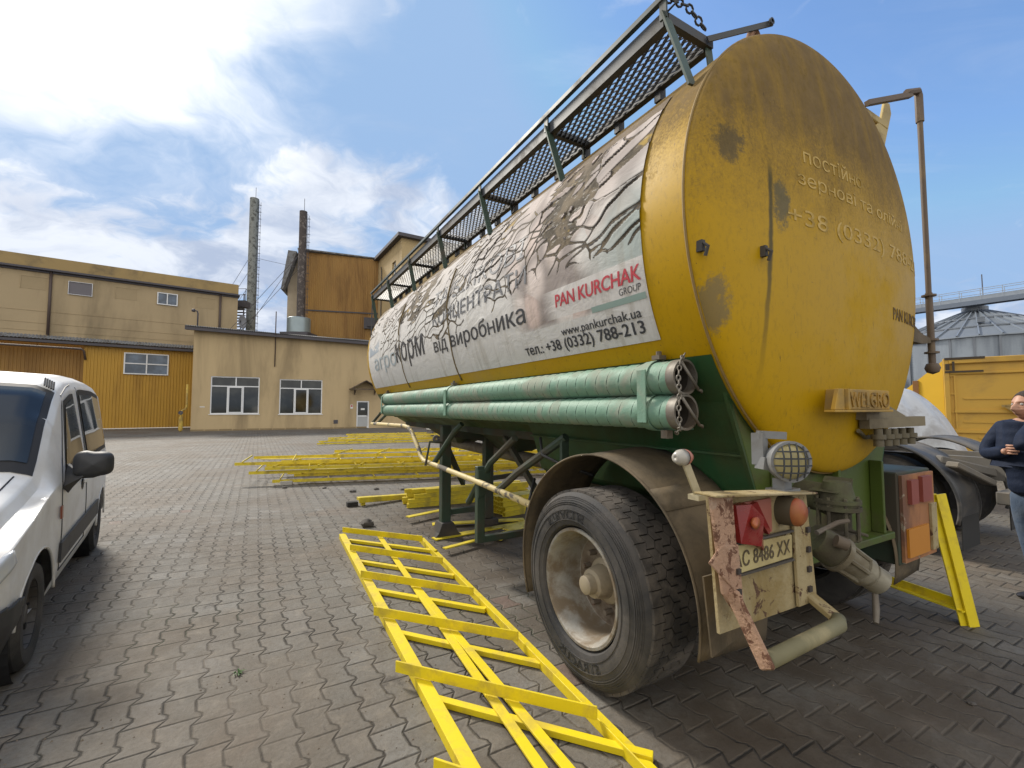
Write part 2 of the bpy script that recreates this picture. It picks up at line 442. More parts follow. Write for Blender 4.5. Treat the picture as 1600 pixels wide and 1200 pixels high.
def wall_with_holes(mb, x0, x1, z0, ztop, holes, y0=0., y1=.25):
    # front wall split round rectangular openings; ztop(x)
    xs = sorted({x0, x1, *[h[0] for h in holes], *[h[1] for h in holes]})
    for a, b in zip(xs, xs[1:]):
        hs = sorted([h for h in holes if h[0] <= a + 1e-6 and h[1] >= b - 1e-6], key=lambda h: h[2])
        z = z0
        for h in hs:
            if h[2] > z: mb.add([(a, y0, z), (b, y0, z), (b, y0, h[2]), (a, y0, h[2])], [(0, 1, 2, 3)])
            z = h[3]
        mb.add([(a, y0, z), (b, y0, z), (b, y0, ztop(b)), (a, y0, ztop(a))], [(0, 1, 2, 3)])
    for h in holes:
        a, b, c, d = h
        for q_ in (((a, c), (a, d)), ((b, d), (b, c)), ((a, d), (b, d)), ((b, c), (a, c))):
            (xa, za), (xb, zb) = q_
            mb.add([(xa, y0, za), (xb, y0, zb), (xb, y1, zb), (xa, y1, za)], [(0, 1, 2, 3)])

# ---- front building (office) -------------------------------------------------
FB = thing("office_building", "low beige plastered building with two large white windows and grey corrugated eaves", "building",
           (-21.6, 30.2, 0), R(27.14))
zt = lambda x: 6.93 - .022 * x
XE = 19.0; DP = 9.0
holes = [(1.05, 3.98, 1.15, 3.76), (5.25, 8.13, 1.12, 3.68), (10.63, 11.58, 0., 2.13)]
b_ = MB(); wall_with_holes(b_, 0, XE, 0, zt, holes)
b_.add([(0, 0, 0), (0, DP, 0), (0, DP, 8.2), (0, 0, zt(0))], [(0, 1, 2, 3)])
b_.add([(XE, 0, 0), (XE, DP, 0), (XE, DP, 8.2), (XE, 0, zt(XE))], [(0, 1, 2, 3)])
b_.add([(0, DP, 0), (XE, DP, 0), (XE, DP, 8.2), (0, DP, 8.2)], [(0, 1, 2, 3)])
b_.build("wall", plaster, FB)
r_ = MB(); P = []; nx = 150
for i in range(nx * 2 + 1):
    x = -.45 + (XE + .9) * i / (nx * 2); h = .05 * math.sin(i * PI)
    h = .035 if i % 2 else -.035
    P += [(x, -.55, zt(x) + .12 + h), (x, DP + .4, 8.35 + h)]
r_.add(P, [(2 * i, 2 * i + 2, 2 * i + 3, 2 * i + 1) for i in range(nx * 2)])
ro = r_.build("roof", roof_m, FB, solid=.02)
f_ = MB(); f_.add([(-.45, -.50, zt(-.45) - .14), (XE, -.50, zt(XE) - .14), (XE, -.50, zt(XE) + .07), (-.45, -.50, zt(-.45) + .07),
                   (-.45, -.44, zt(-.45) - .14), (XE, -.44, zt(XE) - .14), (XE, -.44, zt(XE) + .07), (-.45, -.44, zt(-.45) + .07)],
                  [(0, 1, 2, 3), (4, 7, 6, 5), (0, 4, 5, 1), (3, 2, 6, 7), (0, 3, 7, 4), (1, 5, 6, 2)])
f_.add([(-.45, -.44, zt(-.45) - .12), (XE, -.44, zt(XE) - .12), (XE, -.002, zt(XE) - .1), (-.45, -.002, zt(-.45) - .1)], [(0, 1, 2, 3)])
f_.build("fascia", dark_trim, ro)
for (x0, x1, z0, z1, xm) in ((1.05, 3.98, 1.15, 3.76, 2.53), (5.25, 8.13, 1.12, 3.68, 6.68)):
    zc_ = z0 + .74 * (z1 - z0); wd = (x1 - x0)
    wn_ = window(FB, x0, x1, z0, z1, .06, bars=[(xm, zc_, z1 - .07), (x0 + wd * .34, z0 + .07, zc_), (x0 + wd * .66, z0 + .07, zc_)],
                 cross=[(zc_, x0 + .07, x1 - .07)], sashes=[(x0 + wd * .355, x0 + wd * .645, z0 + .08, zc_ - .04)])
b_ = MB()
for (x0, x1, z0, z1) in ((1.0, 4.0, 1.1, 3.8), (5.2, 8.2, 1.1, 3.7)): b_.bb((x0, .7, .2), (x1, .72, 4.2))
b_.build("interior_wall", mat("dim interior", (.10, .085, .045), .8), FB)
d_ = MB(); x0, x1, z1 = 10.63, 11.58, 2.13
d_.bb((x0, .04, 0), (x0 + .1, .14, z1)); d_.bb((x1 - .1, .04, 0), (x1, .14, z1)); d_.bb((x0 + .1, .04, z1 - .1), (x1 - .1, .14, z1))
d_.bb((x0 + .1, .06, .9), (x1 - .1, .13, 1.0)); d_.bb((x0 + .1, .06, .02), (x1 - .1, .13, .14))
dr = d_.build("door", upvc, FB)
MB().bb((x0 + .1, .08, 1.0), (x1 - .1, .10, z1 - .1)).build("pane", pane_m, dr)
pg = MB()
for k in range(6): pg.bb((x0 + .12 + k * .12, .07, .14), (x0 + .19 + k * .12, .09, .9))
pg.bb((x0 + .1, .09, .14), (x1 - .1, .10, .9)); pg.build("lower_panel", mat("grey panel", (.42, .43, .43), .5), dr)
MB().bb((x0 + .33, .06, 1.42), (x0 + .62, .075, 1.56)).build("notice", white_m, dr)
MB().bb((x1 - .17, .0, .95), (x1 - .13, .05, 1.12)).build("handle", dark_trim, dr)
c_ = MB(); ap = (11.2, 3.72)
for (xa, za, xb, zb) in ((10.05, 3.05, 11.2, 3.72), (11.2, 3.72, 12.35, 3.05)):
    c_.add([(xa, -.95, za), (xb, -.95, zb), (xb, -.002, zb), (xa, -.002, za), (xa, -.95, za - .06), (xb, -.95, zb - .06), (xb, -.002, zb - .06), (xa, -.002, za - .06)],
           [(0, 1, 2, 3), (4, 7, 6, 5), (0, 4, 5, 1), (2, 6, 7, 3), (0, 3, 7, 4), (1, 5, 6, 2)])
c_.bar((10.2, -.88, 3.02), (12.2, -.88, 3.02), .06, .08)
for x in (10.45, 11.95): c_.bar((x, -.9, 3.0), (x, -.01, 2.7), .05, .05); c_.bar((x, -.04, 3.05), (x, -.04, 2.6), .05, .05)
c_.build("door_canopy", mat("brown canopy", (.13, .095, .065), .8, dirt=(.08, .06, .05)), FB)
MB().bb((8.97, -.02, .38), (9.28, .01, .67)).build("vent_grille", dark_trim, FB)
s_ = MB(); s_.bb((10.17, -.02, 1.53), (10.35, -.004, 1.83)); so = s_.build("notice_board", white_m, FB)
MB().bb((10.20, -.026, 1.66), (10.32, -.021, 1.8)).build("notice_print", mat("red print", (.45, .05, .05), .6), so)
MB().bb((.48, -.02, 1.61), (.76, -.004, 1.67)).build("street_plate", white_m, FB)
p_ = MB(); p_.tube([(4.9, -.62, 8.5), (4.9, -.62, 6.9), (4.9, -.1, 6.6), (4.9, -.08, 4.56)], .035, 8); p_.build("mast_pipe", brown_pipe, FB, smooth=True)
p_ = MB(); p_.tube([(.10, .5, 6.9), (.10, .5, 8.1), (.06, .5, 8.25), (-.12, .45, 8.3)], .045, 8); p_.lathe([(0, .0), (.0, .09), (.18, .12), (.18, 0)], (-.25, .45, 8.28), 'x', 12); p_.build("flood_lamp", dark_trim, FB, smooth=True)
st = MB()
for k in range(14): st.bb((-.02 + k * .82, -.012, .02), (.75 + k * .82, -.003, .10 + .04 * rnd.random()))
# weathered plinth band
st.build("plinth", mat("stained plinth", (.26, .195, .105), .9, var=.2, vs=2), FB)

gas = thing("gas_riser", "yellow gas riser pipe with valve at the corner of the low building", "gas pipe", (-21.75, 29.95, 0), R(27.14))
ym = mat("gas pipe yellow", (.55, .38, .06), .5, dirt=(.3, .2, .06))
MB().tube([(-.25, -.1, 0), (-.25, -.1, 1.15), (-.2, -.1, 1.4), (-.02, -.1, 1.5), (.03, -.1, 1.65), (.03, -.1, 3.15)], .06, 10).build("pipe", ym, gas, smooth=True)
MB().lathe([(0, .02), (0, .12), (.5, .13), (.9, .12), (.9, .02)], (-.25, -.1, .08), 'z', 14).build("valve_body", ym, gas, auto=40)
MB().lathe([(-.03, .03), (-.03, .13), (.03, .13), (.03, .03)], (-.25, -.24, 1.25), 'y', 14).build("hand_wheel", dark_trim, gas, auto=40)

# ---- warehouse on the left ------------------------------------------------
WH = thing("warehouse", "long tall plastered warehouse with a yellow corrugated ground floor wall", "building", (-26.3, 36.8, 0), math.atan2(700, 900))
XL = -34.0; XR = 3.0
b_ = MB()
b_.add([(XL, .0, 6.3), (XR, .0, 6.3), (XR, .0, 11.42), (XL, .0, 11.42)], [(0, 1, 2, 3)])
b_.add([(XR, 0, 0), (XR, 14, 0), (XR, 14, 12.2), (XR, 0, 11.42)], [(0, 1, 2, 3)])
b_.add([(XL, 0, 0), (XL, 14, 0), (XL, 14, 12.2), (XL, 0, 11.42)], [(0, 1, 2, 3)])
for z in (7.0, 7.55, 8.4): b_.bb((XL, -.022, z), (XR - .3, -.001, z + .05))
b_.build("wall", plaster2, WH)
pw = MB(); pw.bb((XL, -.30, 11.45), (XR, -.10, 12.26)); pw.bb((XR - .2, -.09, 11.45), (XR, 14, 12.26)); pw.build("parapet", mat("parapet cladding", (.34, .235, .09), .6, var=.08, dirt=(.2, .15, .08), damt=.6, dsc=.7), WH)
gt = MB(); gt.bb((XL, -.36, 11.30), (XR, -.04, 11.44)); gt.bb((XL, -.12, 11.16), (XR, -.004, 11.29)); gt.build("gutter", dark_trim, WH)
# lower storey
lo = MB(); corrugated(lo, (-6.55, -.05), (1.5, -.05), 0.05, 6.35, .035, .19); lo.build("cladding", corr_y, WH)
lo = MB(); corrugated(lo, (XL, 1.0), (-6.55, 1.0), 0.05, 6.35, .035, .19); lo.add([(-6.55, 1.0, 0), (-6.55, -.05, 0), (-6.55, -.05, 6.35), (-6.55, 1.0, 6.35)], [(0, 1, 2, 3)]); lo.build("gate_cladding", corr_b, WH)
ca = MB(); nxx = 190
P = []
for i in range(2 * nxx + 1):
    x = XL + (1.3 - XL) * i / (2 * nxx); h = .03 if i % 2 else -.03
    P += [(x, -.55, 6.42 + h), (x, .02, 6.72 + h)]
ca.add(P, [(2 * i, 2 * i + 2, 2 * i + 3, 2 * i + 1) for i in range(2 * nxx)])
ca.build("awning", roof_m, WH, solid=.02)
MB().bb((XL, -.52, 6.16), (1.0, -.06, 6.34)).build("awning_beam", dark_trim, WH)
p_ = MB(); p_.tube([(XL, -.3, 5.95), (-6.7, -.3, 5.86), (-6.55, -.25, 5.75), (-6.45, -.15, 5.1)], .07, 8); p_.tube([(-8.47, -.1, 11.3), (-8.47, -.1, 6.75)], .085, 8); p_.tube([(1.72, -.1, 11.3), (1.72, -.1, 6.5)], .085, 8); p_.build("downpipe", brown_pipe, WH, smooth=True)
window(WH, -4.32, -1.6, 4.17, 5.82, -.17, bars=[(-2.96, 4.24, 5.75)], cross=[(5.0, -4.25, -1.67)], fr=.08, gm=pane_b, sill=False, deep=.09)
window(WH, -2.5, -1.19, 9.83, 10.8, -.09, bars=[(-1.86, 9.9, 10.73)], fr=.07, gm=pane_b, sill=False, deep=.03)
window(WH, -7.57, -6.27, 9.83, 10.8, -.09, fr=.03, gm=mat("dusty dark pane", (.13, .12, .135), .4, var=.1), sill=False, deep=.03)
for (x0, x1) in ((-9.93, -8.69), (-4.98, -3.73), (.09, 1.35), (-12.4, -11.1)):
    bp = MB(); bp.bb((x0, -.012, 9.92), (x1, -.002, 10.78)); o = bp.build("filled_window", fill_m, WH)
    e = MB(); e.bb((x0 - .05, -.03, 10.785), (x1 + .05, -.001, 10.84)); e.bb((x0 - .05, -.03, 9.92), (x0 - .005, -.001, 10.784)); e.build("filled_frame", plaster2, o)
sb = MB()
for i in range(5): sb.bb((XR - .28, 2.6 * i, 11.30), (XR + .15, 2.6 * i + 1.3, 11.44))
sb.build("eaves_bracket", dark_trim, WH)
# roof stair behind the low building
stair = thing("roof_stair", "dark steel stair and landing behind the low building beside the grey chimney", "stair", (-26.6, 43.0, 0))
m_ = MB()
for k in range(13): m_.box((.0 + .03 * k, -.02, 8.6 + .28 * k), (.95, .5, .04))
m_.build("steps", dark_trim, stair)
m_ = MB(); m_.bar((-.5, -.3, 0), (-.5, -.3, 12.6), .08, .08); m_.bar((.75, -.3, 0), (.75, -.3, 12.6), .08, .08)
for z in (11.9, 12.5): m_.bar((-.9, -.3, z), (.9, -.3, z), .05, .05)
m_.box((0, 0, 11.6), (1.9, .9, .6)); m_.bar((-.9, -.3, 11.5), (-.9, -.3, 13.1), .04, .04); m_.bar((.9, -.3, 11.5), (.9, -.3, 13.1), .04, .04); m_.bar((-.9, -.3, 13.1), (.9, -.3, 13.1), .04, .04)
m_.build("frame", dark_trim, stair)
dish = thing("satellite_dish", "grey satellite dish on the roof of the low building near the warehouse", "satellite dish", (-22.0, 36.0, 7.6))
MB().lathe([(0, 0), (.02, .2), (.09, .42), (.16, .55), (.14, .55), (.07, .42), (0, .2)], (0, 0, .95), 'x', 24, close=True).build("reflector", mat("dish grey", (.30, .30, .31), .5), dish, smooth=True)
MB().tube([(0, 0, 0), (0, 0, .95)], .04, 8).tube([(.1, 0, .6), (.5, 0, .95)], .02, 6).build("mount", dark_trim, dish)

# ---- chimneys ---------------------------------------------------------------
def chimney_mat(name, a, b_, amt):
    m = bpy.data.materials.new(name); m.use_nodes = True; q = NT(m.node_tree); p = q.n['Principled BSDF']
    co = q.new('ShaderNodeTexCoord').outputs['Object']
    f = q.ss(q.noise(q.vmath('MULTIPLY', co, (1.5, 1.5, 1.2)), 2.2, 7, .75, .6), amt - .04, amt + .04)
    q.put(p.inputs['Base Color'], q.mix(f, a, b_)); p.inputs['Roughness'].default_value = .85
    return m
def chimney(x, y, h, r, m, label, rungs_side, base=None):
    t = thing("chimney", label, "chimney", (x, y, 0), group=None)
    s = MB(); s.lathe([(0, r), (h, r), (h, r - .06), (h - .4, r - .07), (0, r - .07)], (0, 0, 0), 'z', 28); s.build("stack", m, t, auto=40)
    for z in [k * h / 6 for k in range(2, 6)]:
        pass
    l = MB()
    for dyy in (-.16, .16): l.tube([(r + .16, dyy, 6), (r + .16, dyy, h - .3)], .018, 5)
    z = 7.
    while z < h - .4: l.tube([(r + .16, -.16, z), (r + .16, .16, z)], .014, 5); z += .36
    z = 8.
    while z < h - .5: l.tube([(r - .02, 0, z), (r + .34, 0, z)], .022, 5); z += .72
    l.build("ladder", dark_trim, t)
    MB().tube([(0, r * .5, h - 1), (0, r * .5, h + 1.3)], .022, 5).build("lightning_rod", dark_trim, t)
    return t
ch1 = chimney(-26.5, 45, 23.1, .42, chimney_mat("flaking grey steel", (.24, .255, .245, 1), (.09, .095, .09, 1), .54), "tall pale grey chimney left of the brown one with side ladder", 1)
ch2 = chimney(-19.05, 40, 19.5, .33, chimney_mat("rusty dark steel", (.075, .062, .058, 1), (.22, .19, .17, 1), .56), "dark rusty brown chimney standing before the ochre clad block", 1)
tk = MB(); tk.lathe([(0, .0), (0, .98), (1.3, .98), (1.36, .92), (1.36, 0)], (-.15, 0, 8.3), 'z', 32); tk.build("collar_tank", mat("galvanised tank", (.30, .36, .38), .4, .5, var=.15, vs=1.5), ch2, auto=35)
MB().bb((-1.35, -1.0, 8.0), (1.1, 1.0, 8.28)).build("collar_base", dark_trim, ch2)
gw = MB()
for (a, b) in (((-.3, 0, 15.5), (-2.6, -3.5, 8.3)), ((-.3, 0, 15.5), (-4.9, -3.0, 7.6)), ((-.3, 0, 14.3), (-7.1, 5, 16.9)), ((-.3, 0, 14.2), (-5.0, 1, 9.8))): gw.tube([a, b], .018, 4)
gw.build("guy_wire", dark_trim, ch2)
gw = MB()
for (a, b) in (((-.3, 0, 17.0), (-2.8, -2, 10)), ((-.3, 0, 15.6), (-2.3, -2, 9.7)), ((-.3, 0, 14.), (-1.6, -2.5, 9))): gw.tube([a, b], .018, 4)
gw.build("guy_wire", dark_trim, ch1)

# ---- tall clad block and tower ------------------------------------------
TB_ = thing("clad_block", "tall ochre corrugated block behind the two chimneys", "building", (-20.42, 42.3, 0), R(15.27))
c_ = MB(); corrugated(c_, (0, 0), (7.6, 0), 11.0, lambda x: 16.62 - .025 * x, .03, .165, push=.03); corrugated(c_, (0, 0), (7.6, 0), 0, 10.93, .03, .21); c_.build("cladding", corr_b, TB_)
s_ = MB(); s_.bb((0, -.09, 10.9), (7.5, -.062, 11.02)); s_.bb((-.12, -.08, 0), (0, .0, 16.7)); s_.build("seam_strip", dark_trim, TB_)
b_ = MB(); b_.add([(-1.05, .45, 0), (-.125, .45, 0), (-.125, .45, 16.2), (-1.05, .45, 13.2)], [(0, 1, 2, 3)])
b_.add([(-1.05, .45, 0), (-1.05, 12, 0), (-1.05, 12, 13.2), (-1.05, .45, 13.2)], [(0, 1, 2, 3)])
b_.add([(7.6, .05, 0), (7.6, 12, 0), (7.6, 12, 16.3), (7.6, .05, 16.3)], [(0, 1, 2, 3)]); b_.add([(-.12, .02, 0), (-.12, .45, 0), (-.12, .45, 16.6), (-.12, .02, 16.6)], [(0, 1, 2, 3)])
b_.build("side_wall", mat("pale side wall", (.44, .37, .27), .85), TB_)
r_ = MB()
r_.add([(-.1, -.45, 16.68), (7.6, -.15, 16.48), (7.6, 12, 16.5), (-.1, 12, 16.7), (-.1, -.45, 16.82), (7.6, -.15, 16.58), (7.6, 12, 16.6), (-.1, 12, 16.8)], [(3, 2, 1, 0), (4, 5, 6, 7), (0, 1, 5, 4), (1, 2, 6, 5), (2, 3, 7, 6), (3, 0, 4, 7)])
r_.add([(-1.45, -.5, 12.75), (-1.25, -.5, 12.75), (-.16, -.5, 16.45), (-.9, -.5, 16.5), (-1.45, 12, 12.75), (-1.25, 12, 12.75), (-.16, 12, 16.45), (-.9, 12, 16.5)], [(0, 1, 2, 3), (7, 6, 5, 4), (0, 4, 5, 1), (1, 5, 6, 2), (2, 6, 7, 3), (3, 7, 4, 0)])
r_.build("roof", roof_m, TB_)
v_ = MB(); v_.bb((6.0, -.30, 9.4), (7.4, -.1, 10.5)); v_.bb((6.3, -.45, 9.6), (7.1, -.3, 10.3)); v_.build("duct_box", dark_trim, TB_)

TW = thing("tower", "tall beige tower with dark roof edge rising beyond the front of the tanker", "building", (-9.53, 38.0, 0), math.atan2(.849, -.528))
# local x runs back along the left face, local y to the right face (negative)
t_ = MB(); wl = 8.5; wd = 9.0; zh = 16.3
t_.add([(0, 0, 0), (wl, 0, 0), (wl, 0, zh), (1.95, 0, zh), (1.95, 0, 13.0), (1.15, 0, 13.0), (1.15, 0, zh - .9), (1.95, 0, zh - .9)], [])
for (a, b, c, d) in ((0, 1.6, 0, zh), (1.6, 2.7, 0, 12.2), (1.6, 2.7, 14.8, zh), (2.7, wl, 0, zh)): t_.add([(a, 0, c), (b, 0, c), (b, 0, d), (a, 0, d)], [(0, 1, 2, 3)])
for (p, q2) in (((1.6, 12.2), (1.6, 14.8)), ((2.7, 12.2), (2.7, 14.8)), ((1.6, 12.2), (2.7, 12.2)), ((1.6, 14.8), (2.7, 14.8))): t_.add([(p[0], 0, p[1]), (q2[0], 0, q2[1]), (q2[0], -.3, q2[1]), (p[0], -.3, p[1])], [(0, 1, 2, 3)])
t_.add([(0, 0, 0), (0, -wd, 0), (0, -wd, zh), (0, 0, zh)], [(0, 1, 2, 3)]); t_.add([(wl, 0, 0), (wl, -wd, 0), (wl, -wd, zh), (wl, 0, zh)], [(0, 1, 2, 3)])
t_.v = t_.v[8:]; t_.f = [tuple(i - 8 for i in f) for f in t_.f]
t_.build("wall", tower_m, TW)
MB().bb((-.45, -wd - .4, zh + .01), (wl + .3, .45, zh + .30)).build("roof", dark_trim, TW)
wn_ = MB(); wn_.bb((1.6, -.28, 12.2), (1.72, -.18, 14.8)); wn_.bb((2.58, -.28, 12.2), (2.7, -.18, 14.8)); wn_.bb((1.72, -.28, 14.68), (2.58, -.18, 14.8)); wo_ = wn_.build("window", upvc, TW)
MB().bb((1.65, -.26, 12.2), (2.65, -.24, 14.75)).build("pane", pane_b, wo_)
MB().tube([(5.9, .08, 10), (5.9, .08, 15.0), (5.6, .2, 15.2)], .05, 6).build("wall_pipe", dark_trim, TW)
# ================================================================== TANKER
UC, ZC, TA, TBB, EGG = 2.825, 2.39, 1.165, 1.245, .075
V0, V1, DD = 1.33, 8.05, .165
ORGT = (2.84, 4.5, 0.)
TK = thing("tank_trailer", "yellow and green feed tank trailer with peeling white advertising banner and one big axle", "tank trailer",
           uvw(2.84, 4.5), TH, ORGT)
def sec(p, g=0.):
    x = TA * math.cos(p) * (1 + EGG * .5 * math.sin(p)); z = TBB * math.sin(p)
    if g:
        dx = -TA * math.sin(p); dz = TBB * math.cos(p); l = math.hypot(dx, dz); x += dz / l * g; z -= dx / l * g
    return UC + x, ZC + z
_ph = np.linspace(PI * .2, PI * 1.8, 6001)
_xy = np.array([sec(p) for p in _ph]); _s = np.concatenate([[0], np.cumsum(np.hypot(*np.diff(_xy, axis=0).T))])
_s = np.interp(PI, _ph, _s) - _s
def phi_of(s): return float(np.interp(-s, -_s, _ph))
def tank_pt(v, s, g=0.):               # arc length s above the widest line of the left flank
    u, z = sec(phi_of(s), g); return (u, v, z)
def dome_pt(u, z, g=0.):
    sz = (z - ZC) / TBB; xx = (u - UC) / (TA * (1 + EGG * .5 * sz)); r2 = min(.9999, sz * sz + xx * xx)
    v = V0 + .012 * (z - ZC) - DD * math.sqrt(1 - r2)
    return (u, v - g, z)

# --- tank paint: yellow, dust settled on the upper flank, scratches, old scuffs
def tank_paint(name, head=False):
    m = bpy.data.materials.new(name); m.use_nodes = True; q = NT(m.node_tree); b = q.n['Principled BSDF']
    co = q.new('ShaderNodeTexCoord').outputs['Object']; x, y, z = q.sep(co)
    c = q.mix(q.noise(co, 1.6, 6, .6), (.40, .232, .001), (.50, .30, .002))
    n = q.noise(co, 3.0, 8, .68, .3)
    top = q.ss(q.math('ADD', z, q.math('ADD', q.math('MULTIPLY', q.math('SUBTRACT', n, .5), .9), q.math('MULTIPLY', q.math('SUBTRACT', q.noise(co, 70, 5, .75), .5), .9))), 2.25 if head else 2.55, 3.15 if head else 3.1)
    runs = q.noise(q.vmath('MULTIPLY', co, (9, 9, .5)), 1.2, 6, .6)
    dust = q.mix(q.noise(co, 8, 6, .7), (.095, .062, .026, 1), (.23, .155, .062, 1))
    c = q.mix(q.math('MULTIPLY', top, q.ss(runs, .15, .62, .62, 1.0)), c, dust)
    fine = q.ss(q.noise(q.vmath('MULTIPLY', co, (1, 1, .5)), 44, 6, .75), .50, .66)
    c = q.mix(q.math('MULTIPLY', fine, q.math('ADD', .22, q.math('MULTIPLY', top, .5))), c, (.15, .095, .018, 1))
    film = q.ss(q.noise(q.vmath('ADD', co, (4, 4, 9)), 1.1, 6, .65), .46, .72)
    c = q.mix(q.math('MULTIPLY', film, .16 if head else .62), c, (.40, .25, .05, 1) if head else (.42, .29, .095, 1))
    sc = q.ss(q.noise(q.vmath('MULTIPLY', co, (60, 60, 9)), 1.0, 4, .65), .66, .71)
    c = q.mix(q.math('MULTIPLY', sc, .55), c, (.06, .045, .02, 1))
    pit = q.ss(q.noise(q.vmath('ADD', co, (8, 1, 5)), 60, 5, .7), .675, .70)
    c = q.mix(q.math('MULTIPLY', pit, .8), c, (.035, .03, .02, 1))
    if head:
        def blob(px, pz, rx, rz):
            a = q.math('POWER', q.math('DIVIDE', q.math('SUBTRACT', x, px), rx), 2); e = q.math('POWER', q.math('DIVIDE', q.math('SUBTRACT', z, pz), rz), 2)
            return q.ss(q.math('ADD', q.math('ADD', a, e), q.math('MULTIPLY', q.math('SUBTRACT', q.noise(co, 14, 9, .82), .5), 4.2)), .9, .2)
        c = q.mix(q.math('MULTIPLY', blob(-.97, 2.73, .12, .11), .8), c, (.085, .066, .035, 1))
        c = q.mix(q.math('MULTIPLY', blob(-1.06, 1.98, .10, .17), .75), c, (.15, .125, .075, 1))
        c = q.mix(q.math('MULTIPLY', blob(-.66, 2.50, .075, .17), .85), c, (.095, .085, .045, 1))
        # drip line running down the head
        lx = q.math('ADD', -.735, q.math('MULTIPLY', q.math('SUBTRACT', z, 2.5), .07))
        dist = q.math('ABSOLUTE', q.math('SUBTRACT', q.math('ADD', x, q.math('MULTIPLY', q.math('SUBTRACT', q.noise(co, 6, 3), .5), .03)), lx))
        drip = q.math('MULTIPLY', q.ss(dist, .022, .006), q.math('MULTIPLY', q.ss(z, 1.45, 2.3), q.ss(z, 2.72, 2.60)))
        c = q.mix(q.math('MULTIPLY', drip, .9), c, (.060, .050, .016, 1))
    q.put(b.inputs['Base Color'], c)
    b.inputs['Specular IOR Level'].default_value = .2
    q.put(b.inputs['Roughness'], q.math('ADD', .46, q.math('MULTIPLY', q.math('MAXIMUM', top, film), .42)))
    bn = q.new('ShaderNodeBump'); bn.inputs['Strength'].default_value = .25; bn.inputs['Distance'].default_value = .006
    q.put(bn.inputs['Height'], q.math('ADD', q.noise(co, 2.2, 3), q.math('MULTIPLY', q.noise(co, 60, 5, .7), .22))); q.put(b.inputs['Normal'], bn.outputs[0])
    return m
tank_y = tank_paint("tank paint"); head_y = tank_paint("tank head paint", True)
green = mat("dark green paint", (.018, .078, .026), .48, var=.25, vs=2.2, dirt=(.040, .062, .016), damt=.5, dsc=1.2, rust=(.10, .06, .03), ramt=.74, rsc=12, bump=.12, bsc=25)
olive = mat("olive chassis paint", (.062, .095, .010), .5, var=.2, vs=2, dirt=(.07, .055, .03), damt=.55, dsc=2, bump=.1, bsc=30)
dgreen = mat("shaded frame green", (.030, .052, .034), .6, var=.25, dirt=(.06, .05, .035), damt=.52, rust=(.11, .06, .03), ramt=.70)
pgreen = mat("faded mint paint", (.150, .275, .200), .6, var=.18, vs=5, dirt=(.25, .28, .22), damt=.54, dsc=4, dsoft=.1, rust=(.055, .10, .07), ramt=.70, rsc=14, bump=.15, bsc=70)
mud_m = mat("dusty mudguard sheet", (.125, .092, .052), .75, var=.2, vs=4, dirt=(.07, .055, .035), damt=.52, dsc=3, rust=(.10, .05, .025), ramt=.72, bump=.15, bsc=60)
rusty_w = mat("rusted cream paint", (.37, .30, .165), .65, var=.18, vs=6, dirt=(.26, .19, .075), damt=.52, dsc=4, rust=(.13, .065, .035), ramt=.565, rsc=14, bump=.35, bsc=50)
rusty_p = mat("pinkish rusted steel", (.40, .245, .16), .8, var=.25, vs=9, dirt=(.42, .40, .34), damt=.60, dsc=6, rust=(.20, .09, .05), ramt=.53, rsc=22, bump=.6, bsc=80)
greysteel = mat("dusty grey steel", (.20, .185, .16), .55, .4, var=.2, vs=6, dirt=(.14, .11, .08), damt=.5)
dsteel = mat("dark grating steel", (.058, .062, .066), .55, .3, var=.2, dirt=(.10, .085, .07), damt=.6)
rubber = mat("tyre rubber", (.021, .021, .022), .72, var=.25, vs=4, dirt=(.095, .085, .075), damt=.56, dsc=3, dsoft=.2, bump=.2, bsc=120)
rim_m = mat("dusty cream rim", (.31, .30, .27), .5, .25, var=.16, vs=5, dirt=(.17, .13, .085), damt=.50, dsc=5, rust=(.15, .07, .04), ramt=.70, rsc=12, bump=.1)
hub_m = mat("rusty hub", (.17, .14, .11), .7, .2, var=.25, vs=8, rust=(.13, .06, .035), ramt=.56)
black_m = mat("black rubber hose", (.02, .02, .02), .6)
tread_m = mat("worn tread rubber", (.034, .031, .028), .85, var=.25, vs=5, dirt=(.11, .095, .08), damt=.52, dsc=4, bump=.25, bsc=90)

# --- shell and heads
def shell_fn(a, b):
    u, z = sec(2 * PI * b); return (u, V0 + .012 * (z - ZC) + (V1 - V0) * a, z)
s_ = MB()
s_.grid(lambda a, b: shell_fn(a, b), 28, 128)
shell = s_.build("tank_shell", tank_y, TK, smooth=True)
h_ = MB()
def head(a, b, front=False):
    r = math.sin(a * PI / 2); p = 2 * PI * b
    x = TA * r * math.cos(p) * (1 + EGG * .5 * r * math.sin(p)); z = TBB * r * math.sin(p); d = DD * math.sqrt(max(0, 1 - r * r))
    if front: return (UC + x, V1 + .012 * z + d * 1.6, ZC + z)
    return (UC + x, V0 + .012 * z - d, ZC + z)
h_.grid(lambda a, b: head(a, b), 36, 128); rear = h_.build("rear_head", head_y, TK, smooth=True)
h_ = MB(); h_.grid(lambda a, b: head(a, b, True), 20, 96); h_.build("front_head", tank_y, TK, smooth=True)
# weld beads
for v in (V0 + .01, V0 + .35 if False else None,):
    if v is None: continue
    w_ = MB(); pts = [(*[sec(2 * PI * k / 120, .002)[0]], v + .012 * (sec(2 * PI * k / 120)[1] - ZC), sec(2 * PI * k / 120, .002)[1]) for k in range(121)]
    w_.tube(pts, .007, 6, cap=False); w_.build("weld_seam", mat("seam dirt", (.23, .15, .045), .7, var=.3, vs=12), shell, smooth=True)

